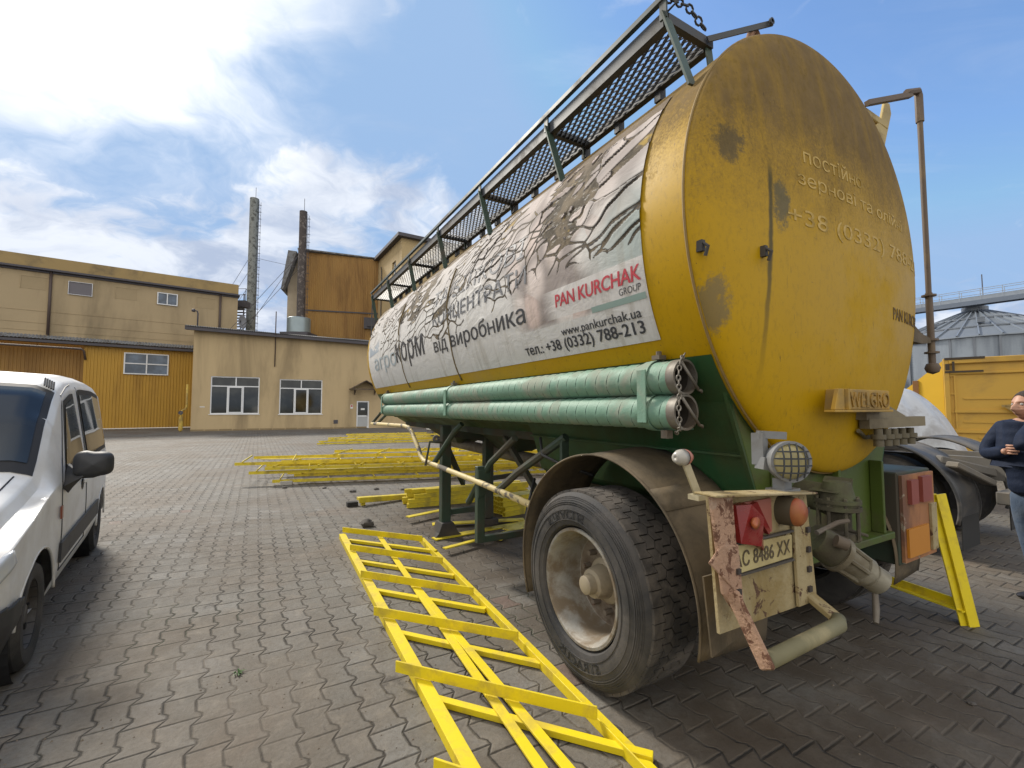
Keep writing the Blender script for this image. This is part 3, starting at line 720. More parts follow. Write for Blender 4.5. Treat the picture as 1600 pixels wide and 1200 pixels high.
# --- advertising banner: torn vinyl built as real patches -------------------
def banner_material():
    m = bpy.data.materials.new("printed banner vinyl"); m.use_nodes = True; q = NT(m.node_tree); b = q.n['Principled BSDF']
    uvn = q.new('ShaderNodeUVMap'); uvn.uv_map = "uv"; co = uvn.outputs[0]          # metres: x = distance from the rear edge, y = arc height
    x, y, _ = q.sep(co)
    obj = q.new('ShaderNodeTexCoord').outputs['Object']
    c = q.mix(q.noise(co, 2.2, 5, .6), (.56, .55, .53), (.66, .65, .63))
    # printed photograph of eggs in the rear half
    vo = q.new('ShaderNodeTexVoronoi', feature='F1', voronoi_dimensions='2D'); q.put(vo.inputs['Vector'], q.vmath('MULTIPLY', q.vmath('ADD', co, q.vmath('MULTIPLY', q.noise(co, 2, 2, out=1), (.10, .10, 0))), (4.2, 3.0, 1))); vo.inputs['Scale'].default_value = 1; vo.inputs['Randomness'].default_value = .7
    eggc = q.mix(q.sep(vo.outputs['Color'])[0], (.66, .63, .60, 1), (.60, .47, .42, 1))
    egg = q.mix(q.ss(vo.outputs['Distance'], .22, .60), eggc, (.26, .22, .205, 1))
    em = q.math('MULTIPLY', q.ss(q.math('ADD', x, q.math('MULTIPLY', q.math('SUBTRACT', q.noise(co, 2, 3), .5), .5)), 1.50, 1.05), q.math('MULTIPLY', q.ss(x, .28, .50), q.ss(y, -.36, -.30)))
    em = q.math('MAXIMUM', q.math('MULTIPLY', em, .92), q.math('MULTIPLY', q.math('MULTIPLY', q.ss(y, .02, .2), q.ss(x, 2.3, 1.2)), .72))
    c = q.mix(em, c, egg)
    # blurred green-grey band of the print at the rear, white field for the logo
    bl = q.math('MULTIPLY', q.ss(x, .62, .0), q.math('MULTIPLY', q.ss(y, -.16, -.1), q.ss(y, .46, .1)))
    c = q.mix(q.math('MULTIPLY', bl, .75), c, (.27, .34, .325, 1))
    fld = q.math('MULTIPLY', q.math('LESS_THAN', x, .92), q.math('MULTIPLY', q.math('LESS_THAN', y, -.115), q.math('GREATER_THAN', y, -.30)))
    c = q.mix(q.math('MULTIPLY', fld, q.ss(x, .95, .75, .0, .92)), c, (.63, .61, .59, 1))
    bot = q.math('LESS_THAN', y, -.335); c = q.mix(q.math('MULTIPLY', bot, .8), c, (.60, .595, .58, 1))
    # violet brown dust on the upper part and dirt runs
    n = q.noise(co, 2.0, 8, .68)
    top = q.ss(q.math('ADD', y, q.math('MULTIPLY', q.math('SUBTRACT', n, .5), .75)), .05, .58)
    c = q.mix(q.math('MULTIPLY', top, .48), c, (.32, .27, .25, 1))
    runs = q.ss(q.noise(q.vmath('MULTIPLY', co, (7, .7, 1)), 1.5, 5, .6), .50, .72)
    c = q.mix(q.math('MULTIPLY', runs, .42), c, (.30, .265, .21, 1))
    sp = q.ss(q.noise(co, 22, 5, .7), .58, .74); c = q.mix(q.math('MULTIPLY', sp, .30), c, (.22, .19, .14, 1))
    at = q.new('ShaderNodeAttribute'); at.attribute_name = 'tear'
    tear = at.outputs['Fac']
    resid = q.mix(q.ss(q.noise(co, 5, 7, .7, .5), .42, .60), (.050, .038, .022, 1), (.15, .115, .072, 1))
    resid = q.mix(q.ss(q.noise(q.vmath('ADD', co, (7, 7, 0)), 4, 6, .7), .58, .66), resid, (.34, .23, .05, 1))
    shred = q.ss(q.noise(q.vmath('MULTIPLY', co, (3, 9, 1)), 4, 5, .7), .58, .62); resid = q.mix(q.math('MULTIPLY', shred, .7), resid, (.42, .40, .37, 1))
    resid = q.mix(q.math('MULTIPLY', q.ss(y, .55, .8), .7), resid, (.215, .165, .115, 1))
    rim_ = q.math('MULTIPLY', q.ss(tear, .10, .42), q.ss(tear, .85, .55))
    c = q.mix(q.math('MULTIPLY', rim_, .95), c, (.022, .018, .015, 1))
    c = q.mix(q.ss(tear, .55, .75), c, resid)
    q.put(b.inputs['Base Color'], c); b.inputs['Roughness'].default_value = .8; b.inputs['Specular IOR Level'].default_value = .2
    bn = q.new('ShaderNodeBump'); bn.inputs['Strength'].default_value = .45; bn.inputs['Distance'].default_value = .02
    q.put(bn.inputs['Height'], q.math('ADD', q.noise(q.vmath('MULTIPLY', co, (2.5, 4, 1)), 1.6, 4, .6, .8), q.math('MULTIPLY', q.noise(co, 40, 4), .06))); q.put(b.inputs['Normal'], bn.outputs[0])
    return m
ban_m = banner_material()
BV0, BV1, BS0, BS1 = 1.60, 7.92, -.553, .86
rs = np.random.default_rng(5)
NX, NY = 900, 200
gx = np.linspace(0, BV1 - BV0, NX + 1); gy = np.linspace(BS0, BS1, NY + 1)
X, Y = np.meshgrid(gx, gy, indexing='ij')
def fbm(x, y, seed, sc=1., oct_=4):
    r = np.random.default_rng(seed); o = np.zeros_like(x); amp = 1.
    for k in range(oct_):
        gsz = 64; gg = r.normal(size=(gsz, gsz)); fx = (x * sc * 2 ** k) % gsz; fy = (y * sc * 2 ** k + 17.3) % gsz
        i = fx.astype(int); j = fy.astype(int); a = fx - i; c = fy - j; a = a * a * (3 - 2 * a); c = c * c * (3 - 2 * c)
        i2 = (i + 1) % gsz; j2 = (j + 1) % gsz; i %= gsz; j %= gsz
        o += amp * ((gg[i, j] * (1 - a) + gg[i2, j] * a) * (1 - c) + (gg[i, j2] * (1 - a) + gg[i2, j2] * a) * c); amp *= .5
    return o
wx = X + .07 * fbm(X, Y, 1, 2.6, 3); wy = Y + .035 * fbm(X, Y, 2, 2.6, 3)
# irregular flakes, longer along the tank than high, smaller near the top
r0 = np.random.default_rng(11)
PT = np.array([(r0.random() * (BV1 - BV0), BS0 + (BS1 - BS0) * r0.random() ** .70) for _ in range(430)])
d1 = np.full(X.shape, 9.); d2 = np.full(X.shape, 9.); idx = np.zeros(X.shape, int)
for k, (px, py) in enumerate(PT):
    ddx = (wx - px) + (wy - py) * 1.1; ddy = (wy - py) * 1.9
    d = np.hypot(ddx, ddy); nb = d < d1
    d2 = np.where(nb, d1, np.minimum(d2, d)); idx = np.where(nb, k, idx); d1 = np.where(nb, d, d1)
edge = d2 - d1
gv, gs = np.gradient(edge, gx, gy); gm = np.hypot(gv, gs)
for _ in range(3):                       # slope beside each crack, so that widths come out in metres
    gm = np.maximum.reduce([gm, np.roll(gm, 1, 0), np.roll(gm, -1, 0), np.roll(gm, 1, 1), np.roll(gm, -1, 1)])
edge = edge / np.clip(gm, 1.0, 6.)
wear = fbm(X, Y, 9, 1.1, 3)
sev = np.clip((Y + .16 + .12 * wear) / .45, 0, 1.)               # 0 = sound, 1 = badly torn
sev *= np.clip((Y + .20) / .06, 0, 1) * (1 - np.clip((.80 - X) / .15, 0, 1) * np.clip((.05 - Y) / .1, 0, 1))
gapw = .0045 + sev * .020 * np.clip(fbm(X, Y, 4, 1.5, 3) - .50, 0, 1.7) ** 1.2
gapw = gapw - .014 * np.clip(-.22 - 1.4 * fbm(X, Y, 43, 1.9, 3) - .8 * np.clip(1.9 - X, 0, 1.2) * np.clip((Y - .02) / .1, 0, 1), 0, 1)
gapw = np.where(sev > 0, gapw * np.clip(sev * 9, 0, 1) - .006 * (1 - np.clip(sev * 9, 0, 1)), -.05)
lost = np.clip((r0.random(len(PT)) - .955) * 99, 0, 1)[idx] * sev * np.clip(fbm(X, Y, 21, 5, 3) + .9, 0, 1)
crack = np.clip((gapw - edge) / .008 + .5, 0, 1)                 # 1 inside a tear
crack = np.maximum(crack, np.clip(lost * 1.6 - .3, 0, 1))
crack = np.maximum(crack, np.clip((Y - .76 - .035 * fbm(X, Y * 0, 31, 2.0, 4)) / .015, 0, 1))
hole = crack > .6
tilt = (r0.random((len(PT), 2)) - .5)[idx]
curl = (sev > .05) * np.exp(-np.maximum(0, edge - gapw) / .018) * (.001 + .009 * sev * np.clip(.4 + fbm(X, Y, 6, 1.6, 2), .0, 1.5))
curl *= np.where((r0.random(len(PT)) < .45)[idx], 1.0, .3)
curl += sev * .006 * (.5 + tilt[..., 0] * (wx - PT[idx, 0]) / .25 + tilt[..., 1] * (wy - PT[idx, 1]) / .12).clip(0, 1.2)
curl = np.where(crack > .3, curl * (1 - crack) * .6, curl)
mb = MB()
rows = []
for b in range(NY + 1):
    p0_ = sec(phi_of(gy[b])); p1_ = sec(phi_of(gy[b]), 1.); rows.append((p0_[0], p0_[1], p1_[0] - p0_[0], p1_[1] - p0_[1]))
cg = .005 + np.maximum(0., curl)
mb.add([(rows[b][0] + rows[b][2] * cg[a, b], BV0 + gx[a], rows[b][1] + rows[b][3] * cg[a, b]) for a in range(NX + 1) for b in range(NY + 1)],
       [(a * (NY + 1) + b, (a + 1) * (NY + 1) + b, (a + 1) * (NY + 1) + b + 1, a * (NY + 1) + b + 1) for a in range(NX) for b in range(NY)])
uvs = np.stack([X.ravel(), Y.ravel()], 1)
banner = mb.build("banner", ban_m, TK, smooth=True)
lay = banner.data.uv_layers.new(name="uv")
li = np.zeros(len(banner.data.loops), int); banner.data.loops.foreach_get('vertex_index', li)
cat_ = banner.data.attributes.new(name='tear', type='FLOAT', domain='POINT'); cat_.data.foreach_set('value', crack.astype(np.float32).ravel())
lay.data.foreach_set('uv', np.array(uvs)[li].astype(np.float32).ravel())
banner['label'] = "white printed advertising vinyl, torn and curling along its upper half"
# lap joints of the vinyl sheets
lp = MB()
for xx in (2.62, 4.40):
    pts = [tank_pt(BV0 + xx + .012 * math.sin(s * 9), s, .008 if s < .1 else .02) for s in np.linspace(BS0 - .07, .55, 40)]
    lp.tube(pts, .009, 5)
lp.build_each("lap_seam", mat("lap seam dirt", (.16, .12, .06), .8, var=.3), banner, smooth=True)
# --- lettering on the banner
ink = mat("dark ink", (.045, .048, .055), .5, var=.2, vs=20)
ink_f = mat("faded ink", (.13, .135, .15), .6, var=.3, vs=14)
ink_b = mat("pale blue ink", (.36, .42, .45), .6, var=.2, vs=10)
red_i = mat("red ink", (.50, .045, .065), .5, var=.12, vs=12)
grn_i = mat("grey green ink", (.24, .33, .30), .55, var=.15)
def on_banner(name, txt, v_left, v_right, s0, s1, m, parent=banner, g=.0075, rise=0., lift=True, **kw):
    wdt = v_left - v_right; bm = text_fit(txt, wdt, s1 - s0, **kw); cut_bm(bm, .02, .025)
    def fn(c):
        v = v_left - c.x; s = s0 + c.y + rise * c.x / wdt
        if lift:
            i = min(NX, max(0, int(round((v - BV0) / (BV1 - BV0) * NX)))); j = min(NY, max(0, int(round((s - BS0) / (BS1 - BS0) * NY))))
            return tank_pt(v, s, g + float(max(0, curl[i, j])) + .0015 + c.z)
        return tank_pt(v, s, g + c.z)
    mb = bm_mb(bm, fn)
    if lift:                                         # letters tear together with the vinyl
        keep = []
        for f in mb.f:
            q3 = [mb.v[k] for k in f]; v = sum(p[1] for p in q3) / len(q3); z = sum(p[2] for p in q3) / len(q3); u = sum(p[0] for p in q3) / len(q3)
            ph = math.atan2((z - ZC) / TBB, (u - UC) / TA); s = float(np.interp(ph % (2 * PI), _ph, _s))
            i = min(NX - 1, max(0, int((v - BV0) / (BV1 - BV0) * NX))); j = min(NY - 1, max(0, int((s - BS0) / (BS1 - BS0) * NY)))
            if not hole[i, j]: keep.append(f)
        mb.f = keep
    return mb.build(name, m, parent)
on_banner("lettering", "PAN KURCHAK", 2.375, 1.625, -.232, -.150, red_i, bold=.022, shear=.12, spacing=.96)
on_banner("lettering", "GROUP", 1.795, 1.635, -.282, -.245, ink, shear=.1)
gb = MB(); gb.grid(lambda a, b: tank_pt(2.04 - .425 * a, -.330 + .034 * b, .0068), 8, 2); gb.build("printed_bar", grn_i, banner)
on_banner("lettering", "www.pankurchak.ua", 2.375, 1.672, -.435, -.365, ink, bold=.008)
on_banner("lettering", "тел.: +38 (0332) 788-213", 2.865, 1.672, -.527, -.432, ink, bold=.018)
on_banner("lettering", "від виробника", 4.690, 2.760, -.315, -.120, ink, bold=.008, rise=.01)
on_banner("lettering", "КОНЦЕНТРАТИ", 4.66, 2.70, -.022, .145, ink_f, bold=.004)
on_banner("lettering", "ТА БІЛКОВІ", 4.68, 2.74, .215, .385, ink_f)
on_banner("lettering", "агро", 7.52, 6.22, -.335, -.085, ink_b, bold=.005)
on_banner("lettering", "корм", 6.20, 5.02, -.345, .0, ink, bold=.004)
lb = MB(); lb.grid(lambda a, b: tank_pt(7.80 - .62 * a, -.02 + .22 * b + .04 * a, .0075), 10, 6); lb.build("printed_emblem", mat("emblem ink", (.33, .38, .43), .6, var=.3, vs=3), banner)

# --- stripe below the banner (green) is the trough flange; trough with hopper flanks
tr = MB()
poly = [(1.885, 1.80), (1.93, 1.66), (2.13, 1.28), (2.22, .98), (2.30, .92), (3.38, .92), (3.46, .98), (3.55, 1.28), (3.75, 1.66), (3.795, 1.80)]
tr.prism([(a, b) for a, b in poly], 2.0, 'xz', 1.385)
tr.prism([(1.885, 1.80), (1.93, 1.66), (2.03, 1.46), (2.10, 1.36), (3.58, 1.36), (3.65, 1.46), (3.75, 1.66), (3.795, 1.80)], 4.5, 'xz', 3.39)
trough = tr.build("hopper_trough", green, TK, bevel=.012)
fl = MB()
for (p, q_) in (((1.915, 1.37, 1.69), (1.915, 7.9, 1.69)), ((2.125, 1.37, 1.265), (2.125, 3.39, 1.265))): fl.bar(p, q_, .03, .012)
fl.bar((1.875, 1.372, 1.80), (2.23, 1.372, .96), .02, .02, (0, 1, 0)); fl.bar((3.805, 1.372, 1.80), (3.45, 1.372, .96), .02, .02, (0, 1, 0))
fl.build_each("stiffener", green, trough)
ep = MB(); ep.prism([(1.90, 1.78), (2.21, 1.0), (2.28, .72), (3.40, .72), (3.47, 1.0), (3.78, 1.78)], .014, 'xz', 1.36)
for x in (2.30, 2.84, 3.36): ep.bb((x - .012, 1.29, .74), (x + .012, 1.359, 1.18))
ep.bb((2.22, 1.28, .70), (3.46, 1.359, .74)); ep.build("rear_plate", olive, TK, bevel=.004)
# upper green band that frames the yellow flank
gband = MB(); gband.grid(lambda a, b: tank_pt(V0 + .02 + 6.68 * a, -1.90 + 1.235 * b, .0035), 30, 40); gband.build("green_band", green, shell, smooth=True)
# cones of the hoppers and the discharge pipe below
hc = MB()
for v, zt_ in ((2.2, .93), (4.9, 1.36), (6.6, 1.36)):
    hw = .75 if zt_ < 1 else .8
    hc.add([(2.25, v - hw, zt_), (3.43, v - hw, zt_), (3.43, v + hw, zt_), (2.25, v + hw, zt_), (2.7, v - .16, zt_ - .38), (2.98, v - .16, zt_ - .38), (2.98, v + .16, zt_ - .38), (2.7, v + .16, zt_ - .38)],
           [(0, 1, 5, 4), (1, 2, 6, 5), (2, 3, 7, 6), (3, 0, 4, 7), (4, 5, 6, 7)])
hc.build_each("hopper_cone", dgreen, TK)
dp = MB(); dp.tube([(2.84, 1.9, .52), (2.84, 3.5, .52), (2.84, 4.2, .90), (2.84, 7.0, .95)], .075, 14); dp.build("discharge_pipe", greysteel, TK, smooth=True)
ch = MB()
for u in (2.35, 3.33): ch.bar((u, 1.4, .80), (u, 3.4, .80), .08, .20); ch.bar((u, 3.4, 1.28), (u, 7.9, 1.28), .08, .16)
for v, z in ((2.9, .80), (5.6, 1.26), (7.2, 1.26)): ch.bar((2.35, v, z), (3.33, v, z), .07, .12)
ch.build_each("chassis_beam", dgreen, TK, bevel=.006)

# --- hose tubes on the left flank
def hose(z):
    t = MB(); r = .084; v0, v1 = 1.51, 7.19; uc = 1.80
    prof = []; P = []
    v = v0; k = 0
    prof = [(0, r - .008), (0, r)]
    n = 60; pitch = (v1 - v0) / n
    # spiral seam: one lock seam per turn
    m_ = 22; seg = 6; pts = []
    for i in range(n * seg + 1):
        f = i / seg; vv = v0 + f * pitch
        for kk in range(m_):
            a = 2 * PI * kk / m_; loc = (f - kk / m_) % 1.0
            rr = r + .0035 * loc
            pts.append((uc + rr * math.cos(a), vv, z + rr * math.sin(a)))
    F = []
    for i in range(n * seg):
        for kk in range(m_):
            k2 = (kk + 1) % m_; F.append((i * m_ + kk, (i + 1) * m_ + kk, (i + 1) * m_ + k2, i * m_ + k2))
    t.add(pts, F)
    o = t.build("hose_tube", pgreen, TK, smooth=True)
    hx = MB(); hx.tube([(uc + (r + .001) * math.cos(2 * PI * i / 20), v0 + pitch * i / 20, z + (r + .001) * math.sin(2 * PI * i / 20)) for i in range(n * 20 + 1)], .0020, 4)
    hx.build("lock_seam", mat("dark seam", (.022, .055, .04), .7), o)
    i_ = MB(); i_.lathe([(0, r - .002), (.9, r - .006)], (uc, 1.48, z), 'y', 26, close=False); i_.lathe([(.9, .001), (.9, r - .004)], (uc, 1.48, z), 'y', 26, close=False)
    i_.build("bore", mat("dark bore", (.05, .042, .032), .9), o, smooth=True)
    e = MB(); e.lathe([(0, r - .007), (0, r + .004), (.05, r + .004), (.05, r - .007)], (uc, 1.465, z), 'y', 30); e.build("end_ring", greysteel, o, auto=40)
    hh = MB(); hh.tube([(uc - .035, 1.46, z + .072), (uc + .065, 1.445, z - .062)], .008, 7)
    hh.tube([(uc + .065, 1.445, z - .062), (uc + .088, 1.445, z - .066), (uc + .094, 1.45, z - .075)], .007, 6)
    hh.build("hoop_handle", greysteel, o, smooth=True)
    return o
HZ = (1.655, 1.484)
h1 = hose(HZ[0]); h2 = hose(HZ[1])
for v in (1.66, 4.42, 7.16):
    cl = MB()
    for zc_ in HZ: cl.lathe([(-.03, .089), (-.03, .094), (.03, .094), (.03, .089)], (1.80, v, zc_), 'y', 26, PI * .45, PI * 1.55)
    cl.bb((1.700, v - .03, 1.43), (1.709, v + .03, 1.70)); cl.bb((1.80, v - .03, 1.745), (1.93, v + .03, 1.752)); cl.bb((1.80, v - .03, 1.388), (2.06, v + .03, 1.395))
    co_ = cl.build("tube_clamp", pgreen, TK, bevel=.002)
    bl = MB(); bl.box((1.79, v - .04, 1.763), (.05, .05, .022)); bl.lathe([(0, .0), (0, .014), (.022, .014), (.022, 0)], (1.79, v - .04, 1.773), 'z', 8)
    if v < 2: bl.box((1.77, v - .10, 1.375), (.04, .04, .04))
    bl.build("clamp_bolt", greysteel, co_)
cn = MB()
def chain(mb, pts, link=.034, r=.0045):
    L = []; acc = 0
    for a, b in zip(pts, pts[1:]):
        a, b = Vector(a), Vector(b); n = max(1, int((b - a).length / (link * .75)))
        for k in range(n): L.append((a.lerp(b, (k + .5) / n), (b - a).normalized()))
    for i, (c, d) in enumerate(L):
        o = d.orthogonal().normalized(); o2 = d.cross(o); ax = o if i % 2 else o2
        pp = [c + d * (link / 2 * math.cos(t)) + ax * (link * .32 * math.sin(t)) for t in np.linspace(0, 2 * PI, 9)]
        mb.tube(pp, r, 5, cap=False)
chain(cn, [(1.79, 1.46, 1.765), (1.735, 1.44, 1.73), (1.707, 1.43, 1.655), (1.712, 1.43, 1.57), (1.705, 1.43, 1.49), (1.725, 1.44, 1.41), (1.765, 1.5, 1.38)], .028, .0038)
cn.build("chain", greysteel, TK, smooth=True)

# --- walkway along the top left
wk = thing  # (walkway is a part of the trailer: built as meshes below)
WU0, WU1, WV0, WV1, WZ = 1.825, 2.185, 1.575, 8.52, 3.57
fr = MB()
fr.bar((WU0, WV0, WZ), (WU0, WV1, WZ), .012, .085); fr.bar((WU0 + .02, WV0, WZ - .04), (WU0 + .02, WV1, WZ - .04), .04, .008)
fr.bar((WU1, WV0, WZ), (WU1, WV1, WZ), .012, .085); fr.bar((WU1 - .02, WV0, WZ - .045), (WU1 - .02, WV1, WZ - .045), .045, .014)
stv = (1.56, 2.66, 3.80, 4.95, 6.12, 7.30, 8.45)
for v in stv: fr.bar((WU0, v, WZ - .012), (WU1, v, WZ - .012), .035, .05)
wf = fr.build("walkway_frame", dsteel, TK)
gr = MB()
pitch = .050; nst = int((WV1 - WV0 - .04) / pitch); nw = 8
for k in range(nst):
    for side in (0, 1):
        P = []; n = nw * 4
        for i in range(n + 1):
            f = i / n; u = WU0 + .03 + (WU1 - WU0 - .06) * f
            tri = abs(((f * nw * 1.0 + (0.0 if k % 2 else .5)) % 1.0) * 2 - 1); tri = tri * tri * (3 - 2 * tri)
            v = WV0 + .02 + (k + (tri if not side else 1 - tri) * .52 + (0 if not side else .48)) * pitch if False else WV0 + .02 + k * pitch + (tri - .5) * pitch * (1 if not side else -1) * .98
            P.append(Vector((u, v, WZ - .018)))
        if side: continue
        vs_ = []; 
        for p in P: vs_ += [(p.x, p.y - .0155, p.z - .009), (p.x, p.y + .0155, p.z + .006)]
        gr.add(vs_, [(2 * i, 2 * i + 2, 2 * i + 3, 2 * i + 1) for i in range(n)])
gr.build("grating", dsteel, TK, solid=.004)
rl = MB(); rl.bar((WU0 - .02, WV0 - .15, WZ + .095), (WU0 - .02, WV1, WZ + .095), .030, .030)
for v in stv: rl.bar((WU0 - .02, v, WZ - .02), (WU0 - .02, v, WZ + .09), .045, .012, (1, 0, 0))
rl.build("hand_rail", mat("green black rail", (.035, .055, .05), .5, dirt=(.09, .08, .07), damt=.6), TK)
st_ = MB()
for v in stv:
    e = tank_pt(v - .12 if v > 2 else v - .12, .78, .004); st_.bar((WU0 - .012, v, WZ + .02), e, .055, .012, (0, 1, 0))
    st_.bar((WU1 - .02, v, WZ - .03), (WU1 + .0, v, sec(phi_of(1.18))[1] + .0), .05, .01, (0, 1, 0))
st_.build_each("strut", mat("strut green", (.05, .085, .065), .5, dirt=(.10, .09, .07), damt=.58), TK)
ft = MB()
for v in np.arange(1.9, 8.4, .37): ft.bb((WU1 - .03, v, WZ - .12), (WU1 + .02, v + .05, WZ - .03))
ft.build_each("foot_bracket", dsteel, TK)
cn = MB(); chain(cn, [(WU0, WV0 - .02, WZ + .10), (WU0 + .15, WV0 - .03, WZ + .12), (WU1 - .05, WV0 - .02, WZ + .06)], .05, .006)
cn.tube([(WU0 - .03, WV0 - .12, WZ + .16), (WU0 - .005, WV0 - .08, WZ + .02), (WU0, WV0, WZ + .02)], .006, 5); cn.build("end_chain", dsteel, TK)
# bar and lifting eye at the rear crown, hatches and a short rail further forward
tb = MB(); tb.bar((2.12, 1.53, 3.55), (2.52, 1.40, 3.72), .009, .032, (0, 0, 1)); tb.lathe([(-.006, .012), (-.006, .02), (.006, .02), (.006, .012)], (2.50, 1.39, 3.715), 'y', 10); tb.build("crown_bar", dsteel, TK)
ey = MB(); ey.tube([(2.44 + .045 * math.cos(t), 1.46, 3.58 + .10 * math.sin(t)) for t in np.linspace(0, PI, 12)], .022, 8); ey.build("lifting_eye", mat("rusty lug", (.22, .12, .07), .8), TK, smooth=True)
for v in (2.9, 4.5, 6.1, 7.5):
    hb = MB(); hb.lathe([(0, .0), (0, .27), (.10, .27), (.10, .30), (.14, .30), (.19, .15), (.20, 0)], (2.84, v, ZC + TBB - .02), 'z', 28); hb.build("hatch", greysteel, TK, auto=35)
sr = MB()
for v in (6.4, 7.2, 8.0): sr.bar((2.34, v, 3.55), (2.34, v, 4.12), .03, .03)
sr.bar((2.34, 6.3, 4.12), (2.34, 8.1, 4.12), .035, .035); sr.bar((2.34, 6.4, 3.86), (2.34, 8.0, 3.86), .025, .025); sr.build("top_rail", dsteel, TK)
fs_ = MB(); fs_.bar((WU0, 8.5, WZ - .05), tank_pt(7.9, .35, .01), .02, .02); fs_.build("front_stay", dsteel, TK)

# --- rear head furniture: raised old letters, name board, small hooks
dl = mat("dusty yellow letter", (.50, .335, .075), .6, var=.14, vs=12, dirt=(.28, .18, .03), damt=.56, dsc=14)
def on_head(txt, u0, u1, z0, z1, m, g=.0015, tilt=0., **kw):
    bm = text_fit(txt, u1 - u0, z1 - z0, **kw); cut_bm(bm, .06, .06)
    return bm_mb(bm, lambda c: dome_pt(u0 + c.x, z0 + c.y + tilt * c.x, g + c.z)).build("lettering", m, rear, solid=.0015)
on_head("+38 (0332) 788-213", 2.222, 4.00, 2.385, 2.495, dl)
on_head("постійно", 2.38, 2.97, 2.750, 2.835, dl)
on_head("зернові та олійні", 2.318, 3.55, 2.605, 2.700, dl)
on_head("PAN KURCHAK", 3.30, 3.92, 2.035, 2.110, mat("brown old letter", (.14, .085, .02), .7, var=.3, vs=20), g=.001, bold=.01)
nb = MB(); nb.bb((2.555, 1.115, 1.497), (3.02, 1.135, 1.600))
nbo = nb.build("name_board", mat("yellow name board", (.44, .26, .03), .6, var=.15, dirt=(.28, .19, .07), damt=.55, rust=(.16, .08, .03), ramt=.70), TK, bevel=.004)
x_ = MB(); x_.bb((2.40, 1.10, 1.484), (3.02, 1.15, 1.496)); x_.prism([(2.43, 1.497), (2.53, 1.497), (2.53, 1.60), (2.475, 1.60)], .02, 'xz', 1.115); x_.bb((2.535, 1.10, 1.497), (2.554, 1.30, 1.60)); x_.bb((2.60, 1.136, 1.51), (2.66, 1.35, 1.58)); x_.bb((2.90, 1.136, 1.51), (2.96, 1.38, 1.58)); x_.build("board_shelf", nbo.data.materials[0], nbo, bevel=.002)
bm = text_fit("WELGRO", .43, .078, bold=.015); bm_mb(bm, lambda c: (2.575 + c.x, 1.1135 - c.z, 1.509 + c.y)).build("lettering", mat("raised board letter", (.33, .19, .03), .6, var=.2, dirt=(.12, .075, .02), damt=.56, dsc=12), nbo, solid=.008)
hk = MB()
for (u, z) in ((1.70, 2.215), (2.03, 2.222)):
    p = dome_pt(u, z); hk.box((p[0], p[1] - .008, z + .01), (.022, .03, .05)); hk.tube([(p[0], p[1] - .01, z + .03), (p[0], p[1] - .045, z), (p[0], p[1] - .03, z - .04)], .008, 6)
hk.build_each("small_hook", mat("dark hook", (.05, .045, .04), .7), rear)

# --- swivel pole and its brackets on the right flank
pb = MB(); pb.prism([(3.70, 3.45), (3.80, 3.15), (3.94, 3.38), (4.10, 3.72), (4.08, 3.80), (4.00, 3.78), (3.93, 3.62)], .02, 'xz', 1.42)
pb.bar((3.60, 1.45, 3.62), (4.02, 1.44, 3.60), .05, .05)
pb.build("pole_bracket", mat("pale yellow steel", (.50, .38, .15), .6, var=.12, dirt=(.22, .15, .06), damt=.56, rust=(.2, .1, .04), ramt=.7), TK, bevel=.004)
pb = MB(); pb.prism([(3.70, 2.14), (3.98, 2.02), (4.18, 1.99), (4.18, 1.97), (3.98, 1.95), (3.74, 1.96)], .05, 'xz', 1.27); pb.build("lower_bracket", mud_m, TK)
po = MB(); po.bar((3.66, 1.40, 3.64), (4.09, 1.30, 3.79), .035, .035); po.tube([(4.05, 1.31, 3.80), (4.155, 1.28, 3.83), (4.17, 1.28, 3.80), (4.17, 1.28, 3.60)], .025, 8); po.tube([(4.17, 1.28, 3.80), (4.165, 1.28, 2.30)], .017, 10); po.tube([(4.165, 1.28, 2.33), (4.165, 1.28, 1.82)], .021, 10)
for z in (2.31, 1.99, 1.90): po.lathe([(-.006, .02), (-.006, .042), (.006, .042), (.006, .02)], (4.165, 1.28, z), 'z', 14)
po.lathe([(-.045, .0), (-.03, .034), (.0, .045), (.03, .034), (.045, 0)], (4.165, 1.28, 1.79), 'z', 14); po.build("swivel_pole", mat("brown pole", (.12, .085, .06), .6, var=.2, dirt=(.22, .16, .09), damt=.6), TK, auto=40)

